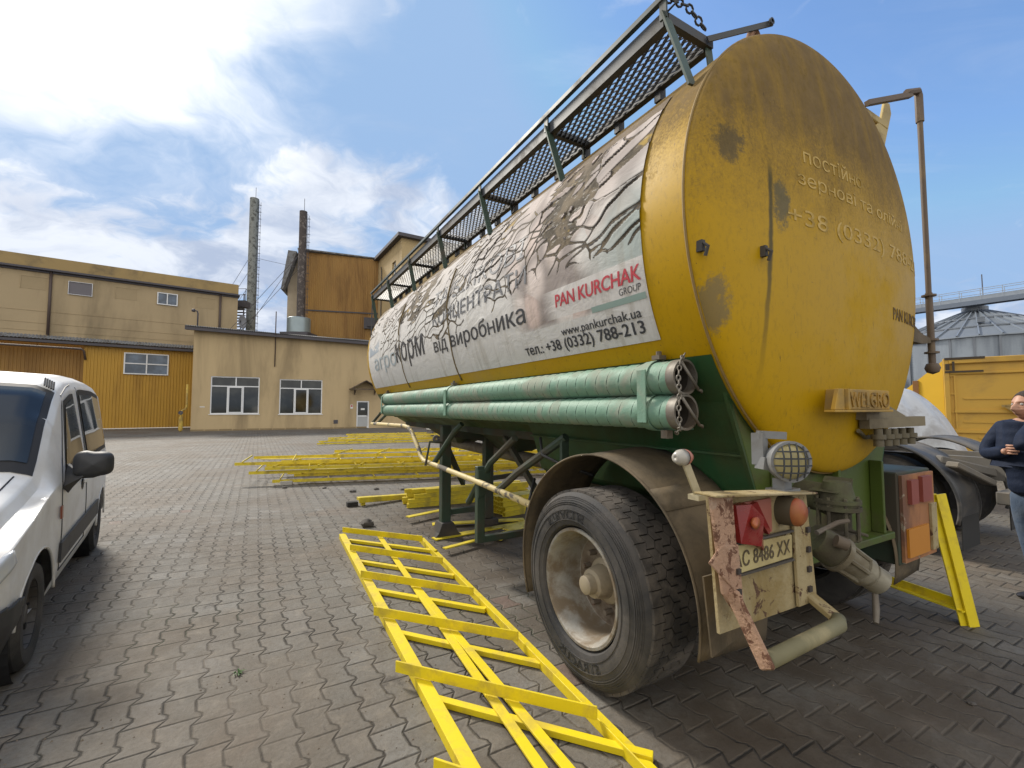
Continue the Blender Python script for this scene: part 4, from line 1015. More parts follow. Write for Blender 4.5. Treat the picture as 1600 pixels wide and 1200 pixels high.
# --- axle, wheels, mudguards
def wheel(mir):
    # outer face of the wheel at u = 1.572 (left) mirrored to the right
    cu, cv, cz, R_, Wd = 1.557, 2.035, .512, .53, .40
    f = (lambda u: u) if not mir else (lambda u: 2 * UC - u)
    o = MB()
    prof = [(.045, .318), (.012, .335), (.0, .37), (.0, .42), (.010, .466), (.032, .500), (.055, .517)]
    prof2 = prof + [(.34, .517), (.36, .508), (.38, .475), (.40, .42), (.395, .34), (.36, .318)]
    o.lathe(prof2, (cu, cv, cz), 'x', 96)
    # flatten at the contact patch
    o.v = [(f(x), y, max(z, .004)) for x, y, z in o.v]
    ty = o.build("tyre", rubber, TK, auto=30)
    # moulded rings on the sidewall
    rg = MB()
    for rr, h in ((.365, .004), (.42, .003), (.452, .004), (.462, .004), (.472, .004), (.482, .003), (.490, .003)):
        off = .0 if rr < .43 else .012 + (rr - .462) * .72
        off = np.interp(rr, [.335, .37, .42, .462, .494], [.012, 0, 0, .009, .028])
        rg.lathe([(off - h, rr - .0022), (off - h, rr + .0022), (off + .006, rr + .003), (off + .006, rr - .003)], (cu, cv, cz), 'x', 96)
    rg.v = [(f(x), y, max(z, .004)) for x, y, z in rg.v]; rg.build("sidewall_rings", rubber, ty, auto=40)
    # tread: zigzag blocks in five ribs
    td = MB(); nb_ = 46
    ribs = [(.050, .114), (.1185, .1715), (.176, .224), (.2285, .2835), (.288, .350)]
    for k in range(nb_):
        a0 = 2 * PI * k / nb_; da = 2 * PI / nb_
        for ri, (x0, x1) in enumerate(ribs):
            ph0 = a0 + (.5 * da if ri % 2 else 0)
            gap = .035 if ri in (0, 4) else .055
            a1, a2 = ph0 + gap * da, ph0 + (1 - gap) * da; am = (a1 + a2) / 2; j = .010 if ri % 2 == 0 else -.010
            P = []
            for rr in (.510, .5295 if 0 < ri < 4 else .528):
                for (x, a) in ((x0 + (j if ri not in (0,) else 0), a1), (x0 - (j if ri not in (0,) else 0), am), (x0 + (j if ri not in (0,) else 0), a2), (x1 + (j if ri != 4 else 0), a2), (x1 - (j if ri != 4 else 0), am), (x1 + (j if ri != 4 else 0), a1)):
                    P.append((cu + x, cv + rr * math.cos(a), cz + rr * math.sin(a)))
            td.add(P, [(5, 4, 3, 2, 1, 0), (6, 7, 8, 9, 10, 11)] + [(i, (i + 1) % 6, (i + 1) % 6 + 6, i + 6) for i in range(6)])
    td.v = [(f(x), y, max(z, .002)) for x, y, z in td.v]; td.build("tread", tread_m, ty)
    # sidewall lettering
    if not mir:
        for txt, am in (("STRACUS", -.62 * PI + .3), ("STRACUS", .42 * PI)):
            bm = text_fit(txt, .36, .048, bold=.01); cut_bm(bm, None, .02)
            def fn(c):
                a = am - (c.x - .18) / .42 * -1; rr = .395 + (.024 - c.y) * 1.0
                a = am + (c.x - .18) / .40; rr = .418 - c.y
                return (cu - .0015, cv + rr * math.cos(a), cz + rr * math.sin(a))
            bm_mb(bm, fn).build("lettering", mat("grey tyre lettering", (.055, .055, .055), .7), ty, solid=.002)
    rm = MB()
    rprof = [(.040, .312), (.030, .318), (.022, .314), (.022, .300), (.030, .292), (.06, .285), (.10, .268), (.15, .262), (.20, .262), (.235, .250), (.245, .235), (.26, .235), (.25, .262), (.20, .275), (.10, .282), (.05, .300)]
    rm.lathe(rprof, (cu, cv, cz), 'x', 72); rm.v = [(f(x), y, z) for x, y, z in rm.v]; rmo = rm.build("rim", rim_m, TK, auto=35)
    dk_ = MB(); dk_.lathe([(.236, .246), (.246, .20), (.248, .10), (.248, .02), (.262, .02), (.262, .20), (.25, .248)], (cu, cv, cz), 'x', 64); dk_.v = [(f(x), y, z) for x, y, z in dk_.v]; dk_.build("wheel_disc", mat("rusty wheel disc", (.20, .165, .125), .75, .1, var=.25, vs=7, dirt=(.11, .08, .055), damt=.5, dsc=6, rust=(.16, .065, .03), ramt=.60, rsc=10, bump=.2), TK, auto=35)
    hb = MB(); hb.lathe([(.25, .0), (.25, .125), (.235, .135), (.215, .125), (.20, .095), (.14, .085), (.12, .078), (.115, .055), (.07, .05), (.066, .044), (.066, .0)], (cu, cv, cz), 'x', 32)
    hb.v = [(f(x), y, z) for x, y, z in hb.v]; hb.build("hub", mat("dusty hub cap", (.33, .28, .20), .6, .2, var=.18, dirt=(.16, .12, .08), damt=.55), TK, auto=35)
    nt = MB()
    for k in range(10):
        a = 2 * PI * k / 10 + .2; c = (cu + .225, cv + .172 * math.cos(a), cz + .172 * math.sin(a))
        nt.lathe([(-.03, 0), (-.03, .016), (.028, .019), (.028, 0)], c, 'x', 6)
        nt.lathe([(.022, 0), (.022, .03), (.03, .03), (.03, 0)], c, 'x', 12)
    nt.v = [(f(x), y, z) for x, y, z in nt.v]; nt.build_each("wheel_nut", hub_m, rmo, auto=40)
    a0, a1 = R(-24), R(191); mz = .535; mr = .70
    def mpt(t, b):
        a = a0 + (a1 - a0) * t; fr_ = max(0., math.cos(a)); bk = max(0., -math.cos(a))
        u0_ = 1.70 - .08 * fr_ + .0 * bk; r_ = mr + .03 * b - .05 * fr_ * (1 - abs(math.sin(a)) * .6)
        return (f(u0_ + (2.14 - u0_) * b), cv + r_ * math.cos(a), max(.12, mz + r_ * math.sin(a)))
    mg = MB(); mg.grid(lambda t, b: mpt(t, b), 48, 6)
    mgo = mg.build("mudguard", mud_m, TK, smooth=True, solid=.005)
    ed = MB(); ed.tube([mpt(t, 0.) for t in np.linspace(0, 1, 60)], .007, 6); ed.build("rolled_edge", mud_m, mgo, smooth=True)
    lp_ = MB(); lp_.grid(lambda t, b: (lambda q_: (q_[0], q_[1] - .007, q_[2] + .003))(mpt(.70 + .05 * t, b)), 3, 6); lp_.build("lap_strip", mud_m, mgo, smooth=True, solid=.004)
wheel(False); wheel(True)
ax = MB(); ax.tube([(1.86, 2.035, .512), (3.80, 2.035, .512)], .07, 14)
for u in (2.32, 3.36): ax.box((u, 2.09, .66), (.09, 1.0, .05)); ax.box((u, 2.09, .58), (.12, .14, .14))
ax.build("axle", dgreen, TK, auto=40)
for u0, vv_ in ((1.55, 0.), (3.50, .42)):
    mf = MB(); mf.add([(u0 + .09, 1.27 + vv_, .80), (u0 + .55, 1.27 + vv_, .80), (u0 + .58, 1.27 + vv_, .56), (u0 + .12, 1.26 + vv_, .47)], [(0, 1, 2, 3)]); mf.build("mud_flap", mud_m, TK, solid=.008)

# --- landing legs, tool frame, side guard rail
lg = MB()
for (u, v) in ((1.98, 5.1), (2.56, 5.12)):
    l = MB(); l.bar((u, v, .14), (u, v, 1.30), .115, .10, (0, 1, 0)); lo_ = l.build("landing_leg", dgreen, TK, bevel=.006)
    if u < 2:
        s = MB(); s.prism([(-.17, .0), (.20, .0), (.13, .05), (.07, .17), (-.07, .17), (-.11, .06)], .22, 'xz', 0); s.v = [(u + a, v - .11 + b, c) for a, b, c in s.v]; s.build("foot", mat("dark foot", (.035, .032, .03), .8, dirt=(.08, .065, .05)), lo_, bevel=.006)
    else:
        s = MB(); s.box((u, v, .10), (.2, .2, .06)); s.build("foot", mat("dark foot", (.035, .032, .03)), lo_)
x_ = MB(); x_.bar((1.98, 5.1, .27), (2.56, 5.12, .27), .06, .06); x_.bar((2.02, 5.1, 1.0), (2.56, 5.9, .45), .06, .05); x_.bar((2.1, 5.15, 1.2), (3.3, 5.15, 1.0), .08, .08); x_.bar((2.56, 5.1, .62), (3.1, 5.1, .66), .05, .05)
x_.tube([(2.0, 5.0, 1.1), (1.75, 5.0, 1.12), (1.7, 5.0, .85)], .015, 6); x_.build_each("leg_brace", dgreen, TK)
x_ = MB(); x_.bar((1.78, 3.72, .30), (1.78, 3.72, .98), .075, .06, (0, 1, 0)); x_.bar((1.78, 3.72, .325), (2.55, 3.72, .325), .055, .055); x_.bar((2.55, 3.72, .30), (2.55, 3.72, .98), .06, .06, (0, 1, 0)); x_.prism([(1.745, .95), (1.87, .95), (1.87, .80), (1.815, .72), (1.745, .70)], .012, 'xz', 3.68); x_.build("tool_frame", dgreen, TK, bevel=.004)
gd = mat("scuffed guard tube", (.52, .42, .20), .6, var=.2, vs=7, dirt=(.13, .115, .095), damt=.545, dsc=3.5, dsoft=.03)
x_ = MB(); x_.tube([(1.75, 2.72, .80), (1.75, 3.6, .84), (1.75, 5.2, .885), (1.75, 5.33, .93), (1.75, 5.40, 1.00), (1.75, 5.70, 1.20), (1.75, 5.84, 1.255), (1.75, 6.05, 1.27), (1.75, 8.0, 1.25)], .027, 10); x_.build("guard_rail", gd, TK, smooth=True)
x_ = MB()
x_.tube([(1.75, 8.0, 1.25), (1.76, 7.45, 1.43)], .022, 8); x_.tube([(1.78, 7.75, 1.25), (1.78, 7.2, 1.40)], .022, 8)
for (p, q_) in (((1.78, 4.95, .90), (1.98, 4.35, 1.35)), ((1.78, 3.65, .55), (1.95, 3.2, 1.28)), ((1.76, 3.4, .82), (2.05, 2.65, 1.35))): pass
x_.tube([(1.77, 4.90, .89), (1.86, 4.52, 1.26), (1.90, 4.42, 1.34)], .03, 8); x_.tube([(1.80, 4.02, .60), (1.84, 3.62, 1.02), (1.86, 3.22, 1.26)], .03, 8); x_.tube([(1.76, 3.32, .83), (1.82, 3.1, 1.0), (1.92, 2.6, 1.30)], .032, 8)
x_.bar((1.92, 2.62, .6), (1.92, 2.62, 1.3), .06, .03); x_.bar((2.3, 4.2, 1.2), (2.3, 3.4, .6), .05, .05)
x_.build_each("rail_stay", dgreen, TK)
x_ = MB(); x_.tube([(1.9, 2.9, 1.28), (1.85, 2.8, 1.16), (1.9, 2.6, 1.1), (2.0, 2.4, 1.05)], .012, 6); x_.tube([(2.1, 3.3, .9), (1.95, 3.2, .62), (2.05, 3.0, .55), (2.3, 2.6, .6)], .014, 6); x_.tube([(2.05, 3.1, .7), (1.9, 2.95, .85), (2.05, 2.8, .95)], .012, 6); x_.build_each("air_hose", black_m, TK, smooth=True)
x_ = MB(); x_.box((1.77, 2.80, .66), (.10, .02, .10)); x_.build("reflector_plate", mat("dull white plate", (.45, .42, .35), .6), TK)

# --- rear lamp board on the left ------------------------------------------
# board local frame: a -> along the board (to the right), hinged a little towards the camera
BO = Vector((1.385, 1.06, 0)); bd_ = Vector((1., .0, 0)).normalized(); bn_ = Vector((bd_.y, -bd_.x, 0))
def bp(a, z, n=0.): p = BO + bd_ * (a * 1.13) + bn_ * n; return (p.x, p.y, z)
def bbox(mb, a0, a1, z0, z1, n0, n1, sh=0.):
    # sh leans the right side as on the bent board
    P = [bp(a, z, n) for a in (a0, a1) for n in (n0, n1) for z in (z0, z1)]
    return mb.add(P, [(0, 1, 3, 2), (4, 6, 7, 5), (0, 4, 5, 1), (2, 3, 7, 6), (0, 2, 6, 4), (1, 5, 7, 3)])
x_ = MB(); x_.add([bp(.02, 1.19, 0), bp(.53, 1.14, 0), bp(.55, .69, 0), bp(.06, .70, 0), bp(.02, 1.19, -.012), bp(.53, 1.14, -.012), bp(.55, .69, -.012), bp(.06, .70, -.012)], [(0, 1, 2, 3), (7, 6, 5, 4), (0, 4, 5, 1), (1, 5, 6, 2), (2, 6, 7, 3), (3, 7, 4, 0)])
board = x_.build("lamp_board", rusty_w, TK)
x_ = MB(); x_.add([bp(-.02, 1.205, .045), bp(.085, 1.20, .045), bp(.115, .74, .05), bp(.03, .86, .045), bp(-.02, 1.205, .03), bp(.085, 1.20, .03), bp(.115, .74, .035), bp(.03, .86, .03)], [(0, 3, 2, 1), (4, 5, 6, 7), (0, 1, 5, 4), (1, 2, 6, 5), (2, 3, 7, 6), (3, 0, 4, 7)])
x_.add([bp(-.04, .98, .05), bp(.015, 1.03, .052), bp(.10, 1.02, .052), bp(.12, .80, .052), bp(.06, .88, .052), bp(-.04, .98, .042), bp(.015, 1.03, .044), bp(.10, 1.02, .044), bp(.12, .80, .044), bp(.06, .88, .044)], [(0, 4, 3, 2, 1), (5, 6, 7, 8, 9), (0, 1, 6, 5), (1, 2, 7, 6), (2, 3, 8, 7), (3, 4, 9, 8), (4, 0, 5, 9)])
x_.build("corner_plate", rusty_p, board, bevel=.003)
x_ = MB(); x_.add([bp(.46, 1.155, .02), bp(.55, 1.15, .02), bp(.60, .70, .02), bp(.48, .70, .02), bp(.46, 1.155, .006), bp(.55, 1.15, .006), bp(.60, .70, .006), bp(.48, .70, .006)], [(0, 3, 2, 1), (4, 5, 6, 7), (0, 1, 5, 4), (1, 2, 6, 5), (2, 3, 7, 6), (3, 0, 4, 7)])
x_.bar(bp(-.03, 1.205, .03), bp(.55, 1.155, .02), .09, .008); x_.build("board_rim", rusty_w, board, bevel=.002)
rv = MB()
for z in (.76, .84, .92, 1.0, 1.08): rv.box(bp(.545, z, .024), (.022, .012, .022))
for z in (.80, .86, .93): rv.box(bp(.09, z, .055), (.018, .012, .018))
rv.build_each("rivet", mat("dark rivet", (.05, .04, .035), .8), board)
# number plate
x_ = MB(); x_.add([bp(.095, 1.005, .022), bp(.445, .995, .022), bp(.445, .905, .022), bp(.095, .90, .022), bp(.095, 1.005, .012), bp(.445, .995, .012), bp(.445, .905, .012), bp(.095, .90, .012)], [(0, 3, 2, 1), (4, 5, 6, 7), (0, 1, 5, 4), (1, 2, 6, 5), (2, 3, 7, 6), (3, 0, 4, 7)])
plate = x_.build("number_plate", mat("old cream number plate", (.50, .42, .20), .5, var=.1, dirt=(.30, .23, .10), damt=.56), board, bevel=.003)
bm = text_fit("АС 8486 ХХ", .315, .058, bold=.012); bm_mb(bm, lambda c: bp(.112 + c.x, .924 + c.y, .0235 + c.z)).build("lettering", mat("plate ink", (.10, .075, .04), .6), plate)
x_ = MB(); 
for (a0, a1, z0, z1) in ((.09, .45, .892, .90), (.09, .45, 1.005, 1.013)): bbox(x_, a0, a1, z0, z1, .012, .026)
x_.build_each("plate_edge", mat("plate dark edge", (.07, .06, .05), .7), plate)
# broken and whole lamps
redl = mat("red lamp lens", (.20, .016, .014), .25, var=.25, vs=18, dirt=(.22, .06, .04), damt=.58, dsc=9)
oran = mat("amber lamp lens", (.42, .10, .02), .3, var=.2, vs=16, dirt=(.25, .10, .05), damt=.56)
pink = mat("faded lamp backing", (.30, .10, .07), .6, var=.25, vs=10)
x_ = MB(); bbox(x_, .10, .34, 1.02, 1.15, .004, .012); x_.build("lamp_backing", pink, board)
x_ = MB(); x_.add([bp(.12, 1.15, .03), bp(.16, 1.155, .06), bp(.22, 1.10, .065), bp(.26, 1.055, .03), bp(.262, .965, .03), bp(.20, 1.0, .065), bp(.115, 1.02, .05), bp(.12, 1.15, .012), bp(.16, 1.155, .012), bp(.22, 1.10, .012), bp(.26, 1.055, .012), bp(.262, .965, .012), bp(.20, 1.0, .012), bp(.115, 1.02, .012)],
             [(0, 6, 1), (1, 6, 5), (1, 5, 2), (2, 5, 3), (3, 5, 4)] + [(i, (i + 1) % 7, (i + 1) % 7 + 7, i + 7) for i in range(7)])
bl_ = x_.build("broken_lamp", redl, board); x_ = MB(); x_.lathe([(0, 0), (0, .022), (.012, .018), (.016, 0)], bp(.165, 1.09, .052), 'y', 14); x_.v = [(a, b - .022, c) for a, b, c in x_.v]; x_.build("amber_bulb", oran, bl_, smooth=True)
x_ = MB(); x_.add([bp(.21, 1.14, .02), bp(.235, 1.15, .03), bp(.32, 1.03, .02), bp(.295, 1.02, .03), bp(.21, 1.14, .012), bp(.235, 1.15, .012), bp(.32, 1.03, .012), bp(.295, 1.02, .012)], [(0, 2, 3), (0, 1, 2), (0, 4, 5, 1), (1, 5, 6, 2), (2, 6, 7, 3), (3, 7, 4, 0)]); x_.build("lamp_shard", redl, board)
x_ = MB(); c0 = Vector(bp(.47, 1.10, 0))
def along(mb, c, d, prof, n=28, sz=1.0, sy=1.0):
    d = Vector(d).normalized(); a = Vector((0, 0, 1)); a = (a - d * a.dot(d)).normalized(); b2 = d.cross(a); P = []; m = len(prof); F = []
    for i in range(n):
        t = 2 * PI * i / n
        for (x, r) in prof: P.append(Vector(c) + d * x + (a * math.sin(t) * sz + b2 * math.cos(t) * sy) * r)
    for i in range(n):
        j = (i + 1) % n
        for k in range(m - 1): F.append((i * m + k, j * m + k, j * m + k + 1, i * m + k + 1))
    return mb.add(P, F)
along(x_, bp(.415, 1.095, .0), bn_, [(0, 0), (0, .050), (.05, .047), (.06, .045)], sz=1.2); lm = x_.build("tail_lamp", mat("dark lamp body", (.075, .06, .035), .7), board, auto=40)
x_ = MB(); along(x_, bp(.415, 1.095, .06), bn_, [(0, .046), (.015, .043), (.028, .030), (.033, 0)], sz=1.2); x_.build("lens", mat("amber red lens", (.27, .045, .018), .35, var=.35, vs=12, dirt=(.30, .11, .03), damt=.5, dsc=6), lm, smooth=True)
# bumper tube and its arms
x_ = MB(); x_.bar((1.445, 1.005, .87), (1.465, .895, .655), .055, .018, (1, 0, 0)); x_.build("bumper_arm", rusty_p, TK, bevel=.006)
x_ = MB(); x_.bar((2.02, 1.05, .725), (1.96, .91, .69), .05, .03); x_.build("bumper_arm", rusty_w, TK, bevel=.006)
x_ = MB(); x_.tube([(1.475, .905, .675), (1.93, .90, .688), (1.965, .92, .692)], .027, 16); x_.build("bumper_tube", mat("dirty olive tube", (.17, .155, .085), .7, var=.25, vs=7, dirt=(.33, .28, .16), damt=.58, dsc=5), TK, smooth=True)
# hidden supports tying the board to the chassis
x_ = MB(); x_.bar((1.62, 1.10, 1.0), (2.32, 1.42, .95), .06, .06); x_.bar((1.98, 1.15, .8), (2.35, 1.45, .8), .06, .06); x_.bar((3.62, 1.50, .95), (3.36, 1.46, .95), .06, .06); x_.build_each("board_support", dgreen, TK)
# work lamp on the board
x_ = MB(); wl_c = Vector((1.875, 1.05, 1.29)); wl_d = Vector((-.50, -.86, .0)).normalized()
along(x_, wl_c, wl_d, [(-.07, 0), (-.07, .03), (-.04, .062), (.0, .078), (.03, .082), (.045, .082), (.045, .071), (.034, .069)], 32); 
x_.box((1.885, 1.07, 1.185), (.05, .05, .06)); x_.box((1.89, 1.07, 1.165), (.11, .08, .02)); 
x_.bar((1.82, 1.12, 1.27), (1.82, 1.12, 1.40), .035, .05); x_.bar((1.81, 1.12, 1.395), (1.90, 1.06, 1.39), .03, .03); x_.bar((1.80, 1.11, 1.28), (1.86, 1.09, 1.27), .05, .05)
wl = x_.build("work_lamp", mat("grey lamp housing", (.20, .205, .21), .5, var=.15, dirt=(.13, .12, .1), damt=.55), TK, auto=40)
x_ = MB(); along(x_, wl_c + wl_d * .034, wl_d, [(0, .0), (0, .070), (.004, .070), (.010, .04), (.012, 0)], 32); x_.build("lens", mat("yellowed glass", (.42, .36, .17), .2, var=.1), wl, smooth=True)
x_ = MB(); sidev = wl_d.cross(Vector((0, 0, 1))).normalized()
for k in (-.042, -.014, .014, .042):
    l = math.sqrt(.075 ** 2 - k * k)
    for (A_, B_) in ((sidev, Vector((0, 0, 1))), (Vector((0, 0, 1)), sidev)):
        x_.tube([wl_c + wl_d * .055 + A_ * k - B_ * l, wl_c + wl_d * .068 + A_ * k - B_ * l * .4, wl_c + wl_d * .068 + A_ * k + B_ * l * .4, wl_c + wl_d * .055 + A_ * k + B_ * l], .0035, 5)
x_.build("lamp_guard", dsteel, wl)
# marker lamp on a stalk by the mudguard
x_ = MB(); x_.bar((1.52, 1.19, 1.16), (1.435, 1.18, 1.30), .035, .008, (0, 1, 0)); x_.box((1.53, 1.19, 1.155), (.08, .05, .02))
mk = x_.build("marker_lamp", mat("chalky stalk", (.42, .37, .24), .6, var=.15, dirt=(.2, .16, .09), damt=.55), TK)
x_ = MB(); x_.lathe([(-.045, 0), (-.042, .018), (-.02, .030), (.0, .032)], (1.425, 1.18, 1.315), 'x', 18); x_.build("white_lens", mat("white marker lens", (.36, .34, .30), .3), mk, smooth=True)
x_ = MB(); x_.lathe([(.004, .032), (.022, .028), (.042, .016), (.045, 0)], (1.425, 1.18, 1.315), 'x', 18); x_.build("red_lens", mat("faded red lens", (.36, .15, .11), .35), mk, smooth=True)

# --- right lamp box
MB.XF = lambda p: Vector((p.x * 1.27, p.y * 1.27, 1.5 + (p.z - 1.5) * 1.27))
x_ = MB(); x_.bb((2.800, 1.02, .72), (3.203, 1.34, 1.18)); rb_ = x_.build("right_lamp_box", dgreen, TK, bevel=.008)
x_ = MB(); x_.bb((2.813, 1.004, .735), (3.195, 1.018, 1.165)); x_.build("lamp_face", mat("rusty orange face", (.34, .15, .06), .7, var=.3, vs=5, dirt=(.16, .08, .05), damt=.52, rust=(.42, .36, .26), ramt=.60, rsc=5), rb_)
x_ = MB(); x_.bb((2.834, .992, .76), (3.077, 1.003, .90)); x_.build("amber_reflector", mat("amber reflector", (.50, .20, .02), .4, var=.12), rb_)
x_ = MB(); x_.bb((2.867, .985, 1.02), (2.951, 1.003, 1.14)); x_.bb((3.002, .985, 1.02), (3.119, 1.003, 1.15)); x_.build_each("lamp_lens", mat("dull red lens", (.24, .06, .045), .45, var=.2), rb_)
x_ = MB(); x_.bb((3.119, .992, .76), (3.186, 1.003, 1.0)); x_.build("white_patch", rusty_w, rb_)
x_ = MB(); x_.tube([(2.968, 1.18, 1.18), (2.968, 1.17, 1.30)], .02, 8); x_.lathe([(0, 0), (0, .03), (.015, .042), (.035, .042), (.05, .03), (.05, 0)], (2.968, 1.17, 1.29), 'z', 16); x_.build("stalk_lamp", mat("dull brown lamp", (.14, .115, .09), .6), rb_, auto=40)
MB.XF = None
# coupling bar with hose connectors
x_ = MB(); x_.bar((2.88, 1.18, 1.42), (3.42, 1.12, 1.43), .05, .055); x_.prism([(2.86, 1.50), (3.05, 1.54), (3.34, 1.46), (3.34, 1.44), (2.86, 1.44)], .20, 'xz', 1.16)
cb = x_.build("coupling_bar", mat("dusty bar", (.20, .165, .10), .75, var=.2, dirt=(.11, .09, .06)), TK)
x_ = MB()
for k, u in enumerate((2.96, 3.06, 3.15, 3.25, 3.36)): x_.lathe([(-.095, .0), (-.095, .024), (-.06, .024), (-.055, .034), (-.03, .034), (-.03, .02), (.0, .02), (.0, 0)], (u, 1.15, 1.39), 'z', 12)
x_.tube([(2.86, 1.2, 1.38), (2.98, 1.22, 1.34), (3.3, 1.2, 1.35)], .012, 6); x_.build("hose_coupling", mat("dull brass", (.13, .11, .07), .6, .3, var=.25), cb, auto=40)

MB.XF = lambda p: Vector((2.38, 1.10, 1.07)) + (p - Vector((2.45, 1.05, 1.05))) * .60
# --- outlet valve group in the middle
vm = mat("grimy cast valve", (.125, .110, .060), .7, var=.25, vs=6, dirt=(.06, .05, .035), damt=.52, dsc=5, bump=.25, bsc=60)
vg = mat("grimy green valve", (.085, .095, .035), .65, var=.25, vs=5, dirt=(.06, .05, .03), damt=.52, bump=.2)
alu = mat("oily aluminium", (.30, .28, .22), .5, .4, var=.18, vs=6, dirt=(.15, .125, .08), damt=.52)
x_ = MB(); x_.tube([(2.55, 1.36, 1.05), (2.50, 1.18, 1.05), (2.45, 1.06, 1.03)], .115, 20); x_.lathe([(-.03, .0), (-.03, .155), (.0, .155), (.0, .14), (.022, .14), (.022, .155), (.05, .155), (.05, 0)], (2.44, 1.04, 1.02), 'z', 24)
x_.lathe([(.05, .0), (.05, .12), (.10, .11), (.18, .09), (.19, 0)], (2.44, 1.04, 1.02), 'z', 20)
x_.prism([(2.30, 1.13), (2.50, 1.16), (2.56, 1.22), (2.54, 1.12)], .20, 'xz', .98); vbody = x_.build("valve_body", vg, TK, auto=40)
x_ = MB(); x_.lathe([(-.26, .0), (-.26, .12), (-.23, .13), (-.20, .12), (-.19, .08), (-.06, .08), (-.03, .13), (-.03, 0)], (2.46, 1.04, 1.02), 'z', 22)
for a in range(8): x_.lathe([(-.24, .0), (-.24, .013), (.07, .013), (.07, 0)], (2.44 + .135 * math.cos(a * PI / 4), 1.04 + .135 * math.sin(a * PI / 4), 1.02), 'z', 6)
x_.tube([(2.40, .98, .86), (2.47, .93, .83), (2.56, .90, .80)], .012, 6); x_.tube([(2.48, .98, .82), (2.54, .95, .76)], .03, 10); x_.build("valve_flange", vm, vbody, auto=40)
p0 = Vector((2.14, 1.05, .92)); dv = (Vector((2.37, .90, .73)) - p0).normalized()
MB.XF = lambda p: p0 + (p - p0) * .72
x_ = MB()
along(x_, p0, dv, [(-.06, 0), (-.06, .09), (.06, .10), (.085, .10)], 26); gb_ = x_.build("outlet_gearbox", vg, TK, auto=40)
x_ = MB(); along(x_, p0, dv, [(.085, .0), (.085, .112), (.115, .112), (.12, .085), (.24, .075), (.245, .09), (.285, .09), (.29, .07), (.31, .07), (.315, .078), (.385, .078), (.39, .06), (.372, .055), (.36, 0)], 30)
for a in range(6):
    t = a * PI / 3; up = Vector((0, 0, 1)); up = (up - dv * up.dot(dv)).normalized(); sd_ = dv.cross(up)
    o = (up * math.sin(t) + sd_ * math.cos(t)) * .09; x_.tube([p0 + dv * .11 + o, p0 + dv * .25 + o * .9], .014, 6)
x_.build("outlet_coupling", alu, gb_, auto=40)
x_ = MB(); x_.tube([p0 + dv * .35 + Vector((0, 0, -.05)), p0 + dv * .33 + Vector((-.03, -.03, -.17)), p0 + dv * .32 + Vector((-.07, -.05, -.24))], [.014, .018, .014], 10); x_.tube([p0 + Vector((-.1, -.02, .08)), p0 + Vector((.1, -.04, .12)), p0 + Vector((.2, -.05, .12))], .014, 8)
x_.tube([p0 + Vector((-.06, -.1, .05)), p0 + Vector((-.02, -.14, .03))], .035, 12); x_.build_each("lever", greysteel, gb_, auto=40)
MB.XF = None
x_ = MB(); x_.prism([(2.62, 1.30), (2.76, 1.30), (2.70, 1.44)], .01, 'xz', 1.34); x_.build("warning_flag", mat("faded orange tag", (.36, .16, .06), .7), TK)
# ================================================================== YELLOW STEEL FRAMES
ysteel = mat("fresh yellow paint", (.72, .56, .010), .45, var=.08, vs=3, dirt=(.52, .39, .03), damt=.58, dsc=6, bump=.08, bsc=90, rust=(.24, .17, .05), ramt=.70, rsc=16)
ysteel2 = mat("yellow primer paint", (.66, .52, .030), .5, var=.10, vs=3, dirt=(.42, .33, .05), damt=.58, dsc=5, rust=(.22, .17, .06), ramt=.71, rsc=14)
GF = "yellow steel frames laid out in the yard"
FRM = thing("railing_panel", "long bright yellow ladder-like steel frame lying flat beside the big tyre in the foreground", "railing panel", (-.45, 3.2, 0), 0, (-.45, 3.2, 0), GF)
def fbar(name, p, q, w, h, up=(0, 0, 1), par=FRM, m=None, ang=False, flip=1):
    b = MB()
    if ang: b.angle(p, q, w, h, .007, up, flip)
    else: b.bar(p, q, w, h, up)
    return b.build(name, m or ysteel, par, bevel=.0015)
def ext(p, q, t): return (p[0] + (q[0] - p[0]) * t, p[1] + (q[1] - p[1]) * t)
a, b = (-1.975, 5.30), (-.155, 1.88); e = ext(a, b, 1.22)
fbar("rail", (*a, .026), (*e, .026), .068, .052)
a, b = (-1.06, 5.24), (.575, 1.88); e = ext(a, b, 1.25)
fbar("rail", (a[0] - .03, a[1], .0), (e[0] - .03, e[1], .0), .085, .055, ang=True, flip=-1)
fbar("rail_flange", (a[0] + .022, a[1], .012), (e[0] + .022, e[1], .012), .055, .018)
a, b = (-1.52, 5.23), (.13, 1.88); fbar("middle_bar", (*a, .042), (*ext(a, b, 1.2), .042), .050, .012)
a, b = (-.80, 3.79), (.24, 1.88); fbar("middle_bar", (*a, .043), (*ext(a, b, 1.3), .043), .050, .012)
CB = [((-2.05, 5.51), (-1.01, 5.14)), ((-1.71, 4.82), (-.67, 4.41)), ((-1.34, 4.06), (-.31, 3.68)), ((-1.0, 3.33), (.04, 2.97)), ((-.66, 2.63), (.41, 2.24)), ((-.32, 1.92), (.75, 1.50))]
for a, b in CB: fbar("cross_bar", (a[0] * .968, a[1] * .968, .088), (b[0] * .968, b[1] * .968, .086), .010, .060)
UB = [((-1.84, 5.14), (-.88, 4.78)), ((-1.49, 4.44), (-.60, 4.09)), ((-1.14, 3.75), (-.28, 3.42)), ((-.79, 3.06), (.08, 2.72)), ((-.42, 2.38), (.60, 1.99))]
for a, b in UB:
    b = ext(a, b, 1.0 if b[0] > .5 else 1.10); fbar("lower_bar", (a[0], a[1], .020), (b[0], b[1], .020), .042, .03)

